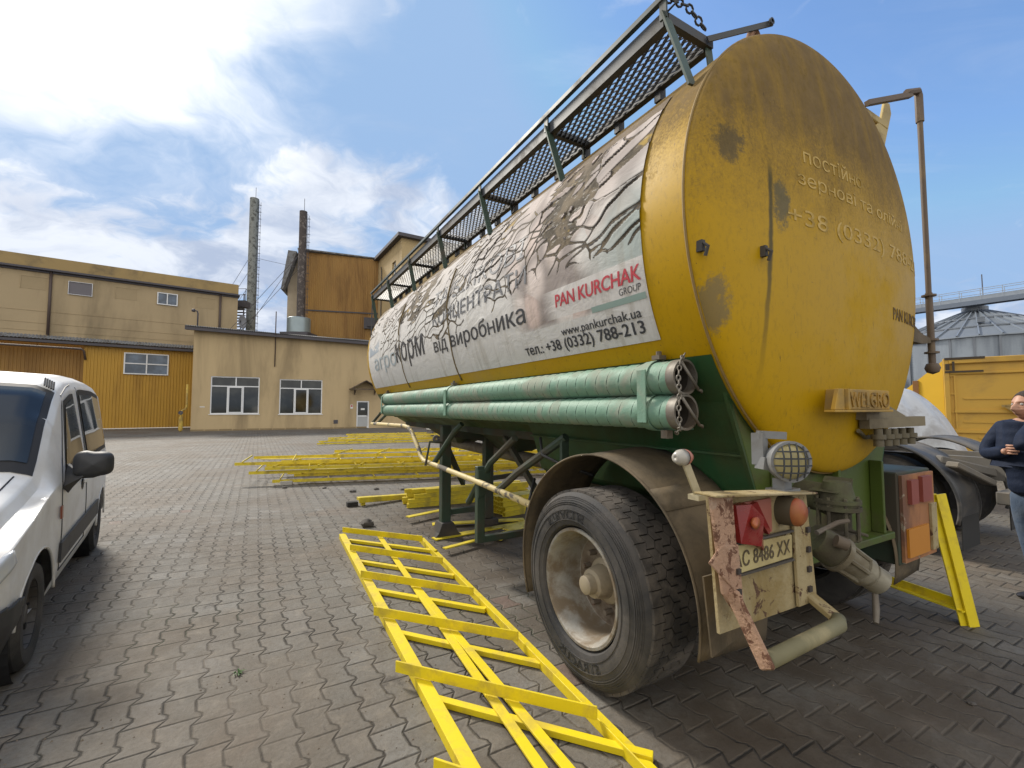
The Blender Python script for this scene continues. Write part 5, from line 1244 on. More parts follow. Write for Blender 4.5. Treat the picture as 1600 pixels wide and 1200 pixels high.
def panel(name, label, L, W, loc, rz, group, skew=.55, n=7, z=0., tiltx=0.):
    t = thing(name, label, "railing panel", (loc[0], loc[1], z), rz, None, group); t.rotation_euler = (tiltx, 0, rz)
    for y in (0, W):
        b = MB(); b.angle((-.0, y, 0), (L, y, 0), .07, .06, .008, flip=(-1 if y == 0 else 1)); b.build("rail", ysteel2, t)
    b = MB(); b.bar((.3, W * .52, .05), (L - .2, W * .48, .05), .05, .012); b.build("middle_bar", ysteel2, t)
    for k in range(n):
        x = .15 + (L - .3 - skew) * k / (n - 1)
        b = MB(); b.bar((x, -.06, .07), (x + skew, W + .06, .07), .012, .028); b.build("cross_bar", ysteel2, t)
    return t
GS = "stacked yellow frames in the middle of the yard"
mid = [uvw(.30, 10.05), TH - R(15.5)]
names = ["lowest frame of the middle stack, lying on the paving", "frame right above the lowest one in the middle stack, pushed in at the left", "third yellow frame from the bottom of the middle stack", "yellow frame just above half way up the middle stack in the yard",
         "second frame from the top of the middle stack, shifted left", "topmost yellow frame of the middle stack, shifted to the right"]
off = [(.0, 0, 0), (.35, .2, -.004), (-.45, .10, .008), (-.15, .04, -.006), (-.75, .25, .005), (.9, .50, -.008)]
d_ = Vector((math.cos(mid[1]), math.sin(mid[1]), 0)); n_ = Vector((-d_.y, d_.x, 0))
for k, (dx_, dy_, dr) in enumerate(off):
    o = mid[0] + d_ * dx_ + n_ * dy_
    panel("railing_panel", names[k], 6.3 + .2 * (k % 3), 1.25, (o.x, o.y), mid[1] + dr, GS, .25 if k % 2 else -.2, 8, .05 + k * .082)
t = thing("timber_prop", "small pale block propping the left end of the middle frame stack", "block", uvw(.55, 10.0))
b = MB(); b.box((0, 0, .04), (.22, .14, .08), Matrix.Rotation(.4, 3, 'Z')); b.build("block", mat("pale block", (.42, .40, .36), .8), t, bevel=.008)
GS2 = "yellow frames lying at the far side of the yard"
far = [uvw(2.2, 20.2), TH - R(9)]; d_ = Vector((math.cos(far[1]), math.sin(far[1]), 0)); n_ = Vector((-d_.y, d_.x, 0))
for k, (dx_, dy_, lab) in enumerate(((0, 0, "bottom frame of the far flat pile near the office door"), (.4, .5, "middle frame of the far flat pile near the office door"), (1.2, 1.3, "upper frame of the far flat pile near the office door"))):
    o = far[0] + d_ * dx_ + n_ * dy_; panel("railing_panel", "yellow " + lab, 6.5, 1.4, (o.x, o.y), far[1] + .02 * k, GS2, .4, 7, .03 + k * .11)
far = [uvw(5.6, 12.6), TH - R(12)]; d_ = Vector((math.cos(far[1]), math.sin(far[1]), 0)); n_ = Vector((-d_.y, d_.x, 0))
for k, lab in enumerate(("lowest frame of the pile seen between the tanker's legs", "second frame of the pile seen between the tanker's legs", "top frame of the pile seen between the tanker's legs")):
    o = far[0] + d_ * (.2 * k) + n_ * (.1 * k); panel("railing_panel", "yellow " + lab, 5.0, 1.1, (o.x, o.y), far[1] + .01 * k, "yellow frames piled beyond the tanker legs", .4, 6, .03 + k * .10)
# square tubes and flats under the tanker
def sq_tube(L, w=.06, t=.005):
    b = MB(); h = w / 2; i = h - t
    P = []
    for x in (0, L):
        for r in (h, i): P += [(x, -r, h - r), (x, r, h - r), (x, r, h + r), (x, -r, h + r)]
    F = [(k, (k + 1) % 4, (k + 1) % 4 + 8, k + 8) for k in range(4)] + [(4 + k, 12 + k, 12 + (k + 1) % 4, 4 + (k + 1) % 4) for k in range(4)]
    F += [(k, 4 + k, 4 + (k + 1) % 4, (k + 1) % 4) for k in range(4)] + [(8 + k, 8 + (k + 1) % 4, 12 + (k + 1) % 4, 12 + k) for k in range(4)]
    return b.add(P, F)
def tube_pile(u, v, rz, rows, L, label, group, jit=.18):
    first = None; base = uvw(u, v); dd = Vector((math.cos(rz), math.sin(rz), 0)); nn = Vector((-dd.y, dd.x, 0))
    for k, nrow in enumerate(rows):
        for i in range(nrow):
            o = sq_tube(L).build("steel_tube", ysteel2, None) if first is None else first.copy()
            if first is None: first = o
            else: COL.objects.link(o)
            p = base + nn * (i * .064 + k * .03) + dd * (rnd.uniform(-jit, jit)); o.location = (p.x, p.y, .004 + k * .062); o.rotation_euler = (0, 0, rz + rnd.uniform(-jit, jit) * .25)
            tag(o, label, "steel tube", group)
tube_pile(2.15, 6.75, TH - R(4), (7, 6, 5, 3), 1.9, "short yellow square tube in the left heap behind the landing leg", "square tubes heaped left of the landing leg")
tube_pile(3.05, 5.55, TH + R(8), (6, 6, 5, 4), 1.7, "yellow square tube in the neat bundle with open ends under the tanker", "square tubes bundled under the tanker", .03)
GP = "yellow flat bars scattered under the tanker"
fl0 = None
for k, (u, v, r, L, w) in enumerate(((2.45, 5.05, .1, 1.3, .12), (2.75, 4.85, .7, .9, .10), (2.55, 5.35, -.3, 1.2, .12), (3.1, 5.0, .45, 1.0, .14), (2.35, 4.6, .25, 1.3, .06), (2.1, 6.0, .3, .7, .09))):
    b = MB(); b.bar((-L / 2, 0, .0), (L / 2, 0, .0), w, .012); o = b.build("flat_bar", ysteel2, None); p = uvw(u, v); o.location = (p.x, p.y, .012 + .013 * k); o.rotation_euler = (0, 0, TH + r)
    tag(o, "thin yellow flat bar lying loose on the paving below the tanker", "flat bar", GP)
ub = thing("channel_bar", "single short yellow channel resting on a dark block left of the landing leg", "channel bar", uvw(1.42, 7.30), TH + R(10))
b = MB(); b.bar((-.02, 0, .11), (.98, .02, .05), .11, .045); b.bar((-.02, -.05, .08), (.98, -.03, .025), .012, .06); b.build("channel", ysteel2, ub, bevel=.003)
b = MB(); b.bar((.06, 0, 0), (.06, 0, .09), .06, .05, (0, 1, 0)); b.build("short_leg", ysteel2, ub)
o = MB().box((-.10, .02, .035), (.16, .12, .07)).build("dark_block", mat("black block", (.03, .028, .025), .9), None, bevel=.006)
p = uvw(1.42, 7.30); o.location = p; o.rotation_euler = (0, 0, TH); tag(o, "small black block at the end of the single yellow channel", "block")
# frame standing on edge at the right of the tanker
UF = thing("upright_railing", "yellow steel frame standing on edge at the rear right corner of the tanker", "railing panel", (3.18, 3.19, 0), 0, (3.18, 3.19, 0), GF)
b = MB(); b.angle((3.18, 3.19, 0), (3.06, 3.27, .89), .07, .07, .008, (0, 1, 0)); b.bar((3.185, 3.175, 0), (3.075, 3.255, .89), .012, .07, (1, 0, 0)); b.build("upright", ysteel, UF)
b = MB(); b.bar((3.16, 3.19, .13), (2.82, 4.45, .13), .012, .065); b.bar((3.13, 3.18, .10), (2.80, 4.45, .10), .05, .01); b.build("lower_bar", ysteel, UF)
b = MB(); b.bar((3.06, 3.30, .85), (2.72, 4.5, .85), .012, .06); b.build("upper_bar", ysteel, UF)
b = MB(); b.angle((2.82, 4.45, 0), (2.70, 4.55, .9), .07, .07, .008, (0, 1, 0)); b.build("upright", ysteel, UF)
UF2 = thing("trestle", "small yellow trestle frame standing behind the truck chassis beside the man", "railing panel", (6.75, 6.1, 0), R(20), None, GF)
for (p, q_) in (((0, 0, 0), (.10, 0, .75)), ((.45, 0, 0), (.38, 0, .75)), ((.0, .0, .06), (.5, 0, .06)), ((.05, 0, .72), (.45, 0, .72)), ((0, .9, 0), (.1, .9, .75)), ((.45, .9, 0), (.38, .9, .75)), ((.1, 0, .72), (.1, .9, .72))):
    b = MB(); b.bar(p, q_, .06, .05, (0, 1, 0)); b.build("bar", ysteel2, UF2)
# loose stones and scraps
st_m = mat("dark stone", (.085, .075, .065), .9, var=.3, vs=20)
def stone(u, v, r, lab, name="stone", m=st_m, flat=.6):
    b = MB(); n0 = rnd.random() * 50
    def fn(a, c):
        th = 2 * PI * a; ph = PI * c; d = Vector((math.sin(ph) * math.cos(th), math.sin(ph) * math.sin(th), math.cos(ph)))
        k = r * (1 + .45 * noise.noise(d * 1.6 + Vector((n0, 0, 0))) + .15 * noise.noise(d * 5)); return (d.x * k, d.y * k * .8, max(0, d.z * k * flat + r * flat * .7))
    b.grid(fn, 14, 9, closeu=True); o = b.build(name, m, None, auto=35); o.location = uvw(u, v); return tag(o, lab, name.replace("_", " "), "stones and scraps lying on the paving")
stone(1.27, 5.98, .085, "dark jagged stone just beyond the upper end of the foreground frame")
for k, (u, v, r) in enumerate(((1.55, 8.55, .06), (1.98, 8.6, .05), (1.15, 9.2, .04), (.5, 9.6, .05), (2.4, 8.3, .05), (2.9, 7.9, .045), (4.5, 2.2, .03), (4.9, 1.4, .025), (3.2, .9, .02), (4.3, .8, .02))):
    stone(u, v, r, "small scrap of dark stone lying loose on the paving", m=st_m, flat=.4)
# crumbs of dirt swept into the joints: uncountable
cb_ = MB()
for k in range(6500):
    u = rnd.gauss(1.0, 1.9); v = abs(rnd.gauss(2.8, 2.0)) + .3
    if noise.noise(Vector((u * .9, v * .9, 3))) < .06: continue
    r = .0012 + .006 * rnd.random() ** 3; p = uvw(u, v); x, y = p.x, p.y
    P = [(x + r * rnd.uniform(.6, 1.3), y, 0), (x - r * .6, y + r * rnd.uniform(.6, 1.2), 0), (x - r * .7, y - r, 0), (x + rnd.uniform(-.3, .3) * r, y, r * rnd.uniform(.6, 1.2))]
    cb_.add(P, [(0, 1, 3), (1, 2, 3), (2, 0, 3)])
o = cb_.build("dirt_crumbs", mat("dry dirt", (.15, .12, .088), .95, var=.5, vs=30)); tag(o, "dry crumbs of dirt scattered over the paving round the tanker", "dirt", None, 'stuff')
wd_ = MB(); gm = mat("weed green", (.045, .10, .018), .6, var=.3, vs=30)
def tuft(name, u, v, n, h, lab):
    b = MB()
    for k in range(n):
        a = rnd.uniform(0, 2 * PI); l = h * rnd.uniform(.5, 1.1); w = .004; d = Vector((math.cos(a), math.sin(a), 0)); s = Vector((-d.y, d.x, 0)); o = d * rnd.uniform(0, .02)
        P = [o - s * w, o + s * w, o + d * l * .45 + s * w + Vector((0, 0, l * .5)), o + d * l * .45 - s * w + Vector((0, 0, l * .5)), o + d * l + Vector((0, 0, l * .35))]
        b.add(P, [(0, 1, 2, 3), (3, 2, 4)])
    o = b.build(name, gm); o.location = uvw(u, v); return tag(o, lab, "weed")
p = (3.1, .42)
tuft("grass_tuft", 2.9, .38, 26, .07, "small green grass tuft growing between the pavers at lower right")
tuft("grass_tuft", -.05, 3.05, 14, .03, "tiny green tuft growing in a paver joint left of the foreground frame")
# objects far behind, seen below the tube rack
cbx = thing("grey_cabinet", "pale grey metal cabinet standing far behind beneath the tube rack", "cabinet", uvw(8.4, 21.6), TH)
b = MB(); b.bb((-.9, -.4, .45), (.75, .4, 1.25)); b.build("body", mat("pale grey sheet", (.42, .43, .43), .5, var=.06), cbx, bevel=.02)
b = MB(); b.bb((-.02, -.42, .5), (.0, -.405, 1.2)); b.bb((.2, -.44, .8), (.24, -.405, .92)); b.build("door_seam", dark_trim, cbx)
b = MB(); b.bb((-.88, -.38, 0), (-.78, .38, .45)); b.bb((.63, -.38, 0), (.73, .38, .45)); b.build("stand", dark_trim, cbx)
wb = thing("wheelbarrow", "red wheelbarrow standing beyond the far yellow frames", "wheelbarrow", uvw(7.5, 19.0), TH)
b = MB(); b.add([(-.30, -.25, .32), (.30, -.25, .32), (.30, .25, .32), (-.30, .25, .32), (-.50, -.36, .62), (.55, -.36, .60), (.55, .36, .60), (-.50, .36, .62)], [(0, 1, 2, 3), (0, 4, 5, 1), (1, 5, 6, 2), (2, 6, 7, 3), (3, 7, 4, 0)]); b.build("tray", mat("red tray", (.42, .03, .04), .5, var=.15), wb, solid=.01)
b = MB(); b.lathe([(-.04, .05), (-.04, .17), (.04, .17), (.04, .05)], (-.55, 0, .17), 'y', 18); b.build("wheel", rubber, wb, auto=40)
b = MB()
for y in (-.2, .2): b.tube([(-.55, y * .3, .17), (.2, y, .30), (.95, y * 1.3, .55)], .018, 6); b.tube([(.3, y, .30), (.42, y, 0)], .016, 6)
b.build("handle_frame", dark_trim, wb)
# ================================================================== VAN
VAN = thing("white_van", "small white van with dark plastic mirror and bumper parked at the left edge", "van", (-3.47, 2.23, 0), math.atan2(-.801, .599))
vpaint = mat("van white paint", (.74, .74, .73), .34, var=.03, vs=1.5, dirt=(.56, .53, .48), damt=.58, dsc=1.6, dsoft=.2, coat=.25)
vblack = mat("van grey plastic", (.030, .031, .034), .55, var=.15, vs=8, dirt=(.06, .055, .05), damt=.6)
vglass = glass_mat("van glass", (.014, .020, .026), .03)
vseal = mat("black seal", (.012, .012, .013), .6)
KX = [.80, .76, .66, .45, .20, -.05, -.24, -.34, -.55, -.76, -.92, -1.2, -1.7, -2.3, -2.8, -3.05, -3.18, -3.24, -3.26]
KZ = [.60, .70, .79, .90, .98, 1.05, 1.12, 1.22, 1.44, 1.63, 1.72, 1.785, 1.82, 1.825, 1.80, 1.77, 1.70, 1.50, 1.2]     # centre line
KB = [.52, .58, .66, .76, .86, .93, .97, .985, 1.0, 1.01, 1.015, 1.02, 1.03, 1.03, 1.03, 1.02, 1.0, .98, .95]            # belt
KW = [.52, .62, .715, .785, .815, .825, .83, .83, .83, .83, .83, .83, .83, .83, .825, .815, .80, .77, .70]               # width at belt
KT = [.42, .52, .60, .66, .69, .72, .745, .745, .735, .73, .725, .72, .72, .72, .715, .71, .70, .69, .64]                  # width at roof edge
KL = [.30, .27, .25, .24, .24, .24, .24, .24, .24, .24, .24, .24, .24, .24, .24, .25, .28, .32, .36]
def ki(x, K): return float(np.interp(-x, [-k for k in KX], K))
def kz(x):
    return ki(x, KZ)
def VS(x, t):
    # t 0..1: sill to roof centre line on the left side
    zb, zc_, w_, wt, zl = ki(x, KB), kz(x), ki(x, KW), ki(x, KT), ki(x, KL)
    zt_ = max(zb + .02, zc_ - .10 - .02 * (zc_ > 1.5))
    pts = [(w_ - .06, zl), (w_ + .0, zl + .16), (w_ + .008, (zl + zb) / 2 + .05), (w_, zb), (wt + .015, zt_ - .02), (wt - .02, zt_ + .045), (wt - .12, zc_ - .022), (wt * .4, zc_ - .004), (0, zc_)]
    tt = [0, .10, .24, .40, .70, .77, .84, .93, 1.]
    y = np.interp(t, tt, [p[0] for p in pts]); z = np.interp(t, tt, [p[1] for p in pts]); return (x, float(y), float(z))
def vgrid(xs, ts, side=1, off=0., skip=None):
    P = [[Vector(VS(x, t)) for t in ts] for x in xs]; mb = MB()
    Q = []
    for i, x in enumerate(xs):
        for j, t in enumerate(ts):
            e = 1e-3; px = Vector(VS(x + e, t)) - Vector(VS(x - e, t)); pt = Vector(VS(x, min(1, t + e))) - Vector(VS(x, max(0, t - e))); n = px.cross(pt)
            n = n.normalized() if n.length > 1e-12 else Vector((0, 0, 1))
            if n.y < -.3 or (abs(n.y) < .3 and n.z < 0): n = -n
            p = P[i][j] + n * off; Q.append((p.x, p.y * side, p.z))
    m_ = len(ts); F = []
    for i in range(len(xs) - 1):
        for j in range(m_ - 1):
            q4 = [Q[i * m_ + j], Q[(i + 1) * m_ + j], Q[(i + 1) * m_ + j + 1], Q[i * m_ + j + 1]]
            if skip and skip(sum(p[0] for p in q4) / 4, sum(p[1] for p in q4) / 4, sum(p[2] for p in q4) / 4): continue
            F.append((i * m_ + j, (i + 1) * m_ + j, (i + 1) * m_ + j + 1, i * m_ + j + 1))
    return mb.add(Q, F)
WHX = (0., -2.68)
arch = lambda x, y, z: any((x - a) ** 2 + (z - .30) ** 2 < .365 ** 2 for a in WHX) and z < .70 and abs(y) > .5
xs = list(np.linspace(.80, -3.26, 204)); ts = list(np.linspace(0, 1, 74))
bd = MB()
for sd_ in (1, -1):
    g_ = vgrid(xs, ts, sd_, 0, arch); bd.add(g_.v, g_.f)
# nose and tail caps, floor
for x in (.80, -3.26):
    n_ = len(ts); L_ = [VS(x, t) for t in ts]; bd.add(L_ + [(a, -b, c) for a, b, c in L_], [(j, j + 1, n_ + j + 1, n_ + j) for j in range(n_ - 1)])
L_ = [VS(x, 0) for x in xs]; n_ = len(xs); bd.add([(a, b, .27) for a, b, c in L_] + [(a, -b, .27) for a, b, c in L_], [(j, j + 1, n_ + j + 1, n_ + j) for j in range(n_ - 1)])
body = bd.build("body", vpaint, VAN, auto=38)
# glazing
def tpoly(mb, loop, side=1, off=.006, n=10):
    # loop: four corners in (x,t), filled bilinearly
    (a, b, c, d) = loop; Q = []
    for i in range(n + 1):
        for j in range(n + 1):
            s, r = i / n, j / n
            x = (a[0] * (1 - s) + b[0] * s) * (1 - r) + (d[0] * (1 - s) + c[0] * s) * r; t = (a[1] * (1 - s) + b[1] * s) * (1 - r) + (d[1] * (1 - s) + c[1] * s) * r
            x, y, z = VS(x, t); Q.append((x + off * .15, (y + off) * side, z + off * .3))
    return mb.add(Q, [(i * (n + 1) + j, (i + 1) * (n + 1) + j, (i + 1) * (n + 1) + j + 1, i * (n + 1) + j + 1) for i in range(n) for j in range(n)])
for sd_ in (1, -1):
    for nm, lp_ in (("front_window", ((-.66, .43), (-1.42, .43), (-1.30, .665), (-.98, .665))), ("rear_window", ((-1.62, .43), (-2.92, .44), (-2.82, .675), (-1.60, .675)))):
        lo = tuple((x + (.035 if x > -1.2 or abs(x + 1.6) < .1 else -.035), t + (-.018 if t < .5 else .022)) for x, t in lp_)
        b = MB(); tpoly(b, lo, sd_, .003); so_ = b.build(nm, vseal, VAN, smooth=True)
        b = MB(); tpoly(b, lp_, sd_, .007); b.build("pane", vglass, so_, smooth=True)
def top_patch(x0, x1, t0, off, name, m, par):
    b = MB(); xs_ = np.linspace(x0, x1, 16); ts_ = list(np.linspace(t0, 1, 14)); Q = []
    for x in xs_:
        row = [VS(x, t) for t in ts_]; full = [(a + off * .8, c, z + off) for a, c, z in row] + [(a + off * .8, -c, z + off) for a, c, z in reversed(row[:-1])]; Q.append(full)
    m_ = len(Q[0]); b.add([p for r in Q for p in r], [(i * m_ + j, (i + 1) * m_ + j, (i + 1) * m_ + j + 1, i * m_ + j + 1) for i in range(15) for j in range(m_ - 1)])
    return b.build(name, m, par, smooth=True)
ws = top_patch(-.25, -.88, .765, .004, "windscreen", vseal, VAN); top_patch(-.31, -.83, .795, .008, "pane", vglass, ws)
b = MB()
def seam(pts, r=.005, sides=(1, -1)):
    for sd_ in sides: b.tube([(p[0], p[1] * sd_, p[2]) for p in pts], r, 5)
seam([VS(x, .10) for x in np.linspace(-.50, -1.55, 12)]); seam([VS(-.50, t) for t in np.linspace(.10, .40, 12)] + [VS(-.50 - .44 * k / 8, .40 + .32 * k / 8) for k in range(1, 9)] + [VS(-.98 - .1 * k, .722 + .006 * k) for k in range(5)]); seam([VS(-1.53, t) for t in np.linspace(.10, .72, 20)])
seam([VS(x, .82) for x in np.linspace(.62, -.22, 12)], .005)
b.build("panel_gap", vseal, VAN)
b = MB()
for sd_ in (1, -1):
    g_ = vgrid(list(np.linspace(-.46, -2.26, 40)), list(np.linspace(.13, .20, 6)), sd_, .010); b.add(g_.v, g_.f)
b.build("side_moulding", vblack, VAN, solid=.012)
b = MB()
for sd_ in (1, -1):
    g_ = vgrid(list(np.linspace(.80, .33, 34)), list(np.linspace(0, .30, 26)), sd_, .018, lambda x, y, z: z > .50 or (x ** 2 + (z - .30) ** 2 < .372 ** 2 and abs(y) > .5)); b.add(g_.v, g_.f)
b.add([(.82, -.56, .27), (.82, .56, .27), (.82, .56, .50), (.82, -.56, .50)], [(0, 1, 2, 3)]); b.build("bumper", vblack, VAN, smooth=True, solid=.01)
b = MB()
for sd_ in (1, -1):
    tpoly(b, ((.70, .30), (.40, .34), (.46, .46), (.74, .42)), sd_, .008)
b.build_each("headlight", glass_mat("headlight glass", (.25, .26, .27), .1), VAN, smooth=True, solid=.006)
b = MB()
for sd_ in (1, -1): tpoly(b, ((-.415, .285), (-.455, .285), (-.455, .325), (-.415, .325)), sd_, .010, 2)
b.build("side_repeater", mat("red brown lens", (.22, .06, .03), .3), VAN, solid=.01)
for sd_ in (1, -1):
    b = MB(); ml = [(-.66, .83, .98), (-.64, .86, 1.02)]
    def mf(a, c):
        th = 2 * PI * a; s = math.copysign(abs(math.cos(th)) ** .55, math.cos(th)); r = math.copysign(abs(math.sin(th)) ** .55, math.sin(th)); k = max(0., math.sin(PI * c)) ** .35 if 0 < c < 1 else 0.
        return (-.60 + .075 * (c - .5) * 2, (.975 + .112 * s * k) * sd_, 1.10 + (.088 + .012 * (s < 0)) * r * k)
    b.grid(mf, 40, 14, closeu=True); mo = b.build("mirror", vblack, VAN, smooth=True)
    b = MB(); b.add([(-.52, .828 * sd_, .955), (-.74, .828 * sd_, .97), (-.72, .815 * sd_, 1.12), (-.54, .925 * sd_, 1.02), (-.70, .93 * sd_, 1.02), (-.58, .85 * sd_, .90)], [(0, 1, 5), (0, 3, 4, 1), (1, 4, 2), (2, 4, 3), (0, 2, 3), (0, 1, 2), (0, 5, 3), (5, 1, 4, 3)]); b.build("mirror_foot", vblack, mo, bevel=.01)
    b = MB(); b.grid(lambda a, c: (-1.33 + .055 * math.cos(2 * PI * a) * c, (VS(-1.33, .33)[1] + .004) * sd_, VS(-1.33, .335)[2] + .055 * math.sin(2 * PI * a) * c), 20, 3, closeu=True); dh = b.build("door_handle", vseal, VAN)
    b = MB(); b.bar((-1.28, (VS(-1.33, .33)[1] + .02) * sd_, VS(-1.33, .345)[2]), (-1.385, (VS(-1.33, .33)[1] + .02) * sd_, VS(-1.33, .345)[2]), .02, .045); b.build("grip", vpaint, dh, bevel=.008)
    b = MB()
    for k in range(5): b.tube([(-.86 - .018 * 0, (.655 + .012 * k) * sd_, 1.675 - .008 * k), (-.97, (.64 + .012 * k) * sd_, 1.735 - .008 * k)], .006, 5)
    b.build("roof_gutter_end", vseal, VAN)
    for wx_ in WHX:
        b = MB(); b.lathe([(.0, .19), (-.012, .22), (-.012, .27), (.02, .298), (.09, .302), (.165, .298), (.18, .25), (.17, .19)], (wx_, .795 * sd_, .302), 'y', 48)
        b.v = [(x, .795 * sd_ - (y - .795 * sd_) * sd_ if False else (.795 - (y - .795 * sd_)) * sd_, max(z, .003)) for x, y, z in b.v]; ty = b.build("tyre", rubber, VAN, auto=35)
        b = MB(); b.lathe([(.0, .19), (.0, .205), (.03, .20), (.05, .17), (.04, .12), (.03, .06), (.015, .05), (.015, .0), (.06, .0), (.09, .19)], (wx_, .79 * sd_, .302), 'y', 32)
        b.v = [(x, (.79 - (y - .79 * sd_)) * sd_, z) for x, y, z in b.v]; ri_ = b.build("rim", mat("grey steel rim", (.14, .135, .13), .5, .3, var=.15, dirt=(.08, .07, .06)), VAN, auto=35)
        b = MB()
        for k in range(8): a = k * PI / 4; b.box((wx_ + .145 * math.cos(a), .757 * sd_, .302 + .145 * math.sin(a)), (.03, .012, .03))
        b.build("rim_holes", vseal, ri_)
        b = MB(); b.lathe([(-.50, .36), (-.05, .36)], (wx_, .83 * sd_, .30), 'y', 30, close=False); b.v = [(x, (.83 + (y - .83 * sd_)) * sd_ if sd_ > 0 else -(.83 + (y + .83)), z) for x, y, z in b.v]; b.lathe([(-.5, .0), (-.5, .36)], (wx_, .83, .30), 'y', 30, close=False) if sd_ > 0 else None
        b.build("arch_liner", vseal, VAN)
        b = MB(); b.tube([(wx_ + .367 * math.cos(a), (ki(wx_ + .367 * math.cos(a), KW) + .002) * sd_, .30 + .367 * math.sin(a)) for a in np.linspace(.08, PI - .08, 30)], .009, 6); b.build("arch_lip", vpaint, VAN, smooth=True)

# ================================================================== TRUCK CHASSIS BEYOND THE TANKER
ORGK = (6.9, 3.0, 0.)
TR = thing("truck_chassis", "dusty truck rear chassis with black plastic mudguards parked right of the tanker", "truck", uvw(6.9, 3.0), TH, ORGK)
gpl = mat("dusty black mudguard plastic", (.052, .053, .056), .55, var=.2, vs=3, dirt=(.15, .135, .115), damt=.52, dsc=2.2)
gfr = mat("dusty grey frame", (.135, .125, .11), .7, var=.2, vs=3, dirt=(.19, .165, .13), damt=.52)
b = MB()
for u in (6.55, 7.35): b.bb((u - .04, 1.35, .78), (u + .04, 7.5, 1.0))
for v in (1.45, 2.6, 4.0): b.bb((6.60, v - .05, .82), (7.30, v + .05, .96))
b.build("frame_rail", gfr, TR)
for (u0, u1) in ((5.98, 6.52), (7.45, 8.0)):
    for v in (2.35, 3.75):
        b = MB(); b.lathe([(0, .29), (0, .46), (.04, .50), (.26, .50), (.30, .46), (.30, .29)], (u0 + .06, v, .50), 'x', 44)
        b.lathe([(.02, .0), (.02, .1), (.10, .12), (.12, .29), (.18, .29), (.2, 0)], (u0 + .06, v, .50), 'x', 32); b.v = [(x, y, max(.003, z)) for x, y, z in b.v]; b.build("wheel", rubber, TR, auto=35)
    b = MB()
    def gpt(a, c): t = R(-14) + R(200) * a; return (u0 + (u1 - u0) * c, 2.35 - .66 * math.cos(t), .52 + .62 * math.sin(t))
    b.grid(gpt, 36, 6); mg = b.build("mudguard", gpl, TR, smooth=True, solid=.012)
    b = MB()
    for c in (0, 1): b.tube([gpt(k / 36, c) for k in range(37)], .016, 6)
    b.build("rolled_edge", gpl, mg, smooth=True)
    b = MB(); b.bb((u0 + .04, 1.69, .12), (u1 - .04, 1.70, .55)); b.build("mud_flap", black_m, TR)
b = MB(); b.bar((6.1, 1.42, .66), (7.95, 1.42, .66), .10, .12); b.bar((6.5, 1.42, .66), (6.55, 1.5, .9), .06, .06); b.bar((7.4, 1.42, .66), (7.35, 1.5, .9), .06, .06); b.bar((6.2, 1.9, .98), (6.75, 1.40, .78), .10, .08); b.bar((6.05, 1.75, .95), (6.5, 1.6, .75), .12, .06); b.build("rear_crossbar", gfr, TR, bevel=.01)
for u in (6.35, 7.65):
    b = MB(); b.bb((u - .17, 1.33, .50), (u + .17, 1.40, .64)); lo_ = b.build("tail_lamp", mat("dark lamp housing", (.05, .045, .04), .6), TR, bevel=.008)
    b = MB(); b.bb((u - .16, 1.315, .52), (u - .02, 1.329, .62)); b.build("amber_lens", mat("orange tail lens", (.42, .13, .03), .35), lo_)
    b = MB(); b.bb((u - .01, 1.315, .52), (u + .15, 1.329, .62)); b.build("grey_plate", mat("dusty lens", (.20, .17, .15), .5), lo_)
b = MB(); b.lathe([(0, 0), (0, .45), (.06, .50), (.12, .50), (.16, .44), (.16, 0)], (6.95, 3.0, 1.05), 'z', 36); b.v = [(x, y, z + (y - 3.0) * .12) for x, y, z in b.v]; b.build("coupling_plate", gfr, TR, auto=40)
b = MB(); b.bb((6.2, 5.3, .55), (7.7, 7.3, 1.1)); b.bb((6.1, 5.6, 1.1), (7.8, 7.6, 2.9)); b.build("cab_back", gfr, TR, bevel=.05)

# ---- white sheeted heap
HP = MB(); n0 = 3.3
def hf(a, c):
    th = 2 * PI * a; r = c
    x = math.cos(th); y = math.sin(th); k = 1 + .10 * noise.noise(Vector((x * 1.3, y * 1.3, n0)))
    prof = max(0., 1 - r ** 3.2) ** .75
    z = 1.92 * prof * (1 + .10 * noise.noise(Vector((x * r * 1.2, y * r * 1.2, 8.))))
    wr = .05 * noise.noise(Vector((th * 4.5, z * .8, 1.))) + .02 * noise.noise(Vector((th * 13, z * 1.5, 4.)))
    R_ = r * k + wr * min(1, r * 1.5)
    return (1.55 * R_ * x, 1.35 * R_ * y, max(0, z + .05 * noise.noise(Vector((x * r * 4, y * r * 4, 2)))))
HP.grid(hf, 110, 46, closeu=True)
heap = HP.build("sheeted_heap", mat("white plastic sheet", (.47, .49, .52), .38, var=.12, vs=2.5, dirt=(.34, .34, .35), damt=.55, dsc=3, bump=.35, bsc=9), None, smooth=True)
heap.location = (6.75, 8.5, 0); tag(heap, "tall heap covered with crumpled white plastic sheet behind the truck chassis", "covered heap")

# ---- yellow tipper body on the right
YB = thing("tipper_body", "large yellow steel tipper body with horizontal ribs standing at the right edge", "tipper body", (9.66, 10.0, 0), math.atan2(-.63, .775))
ybm = mat("tipper body yellow", (.56, .33, .045), .5, var=.08, vs=1.2, dirt=(.36, .22, .06), damt=.62, dsc=1.0, rust=(.20, .10, .04), ramt=.76, rsc=5)  # one yellow paint for posts, rails and panels alike
ybd = mat("scorched dark patch", (.06, .045, .03), .8, var=.4, vs=6)
def ys(x0, x1, y0, y1, z0, z1, name, par=YB, m=ybm, bev=.008):
    b = MB(); b.bb((x0, y0, z0), (x1, y1, z1)); return b.build(name, m, par, bevel=bev)
side = ys(.09, 6.5, .05, .12, .45, 2.55, "side_panel")
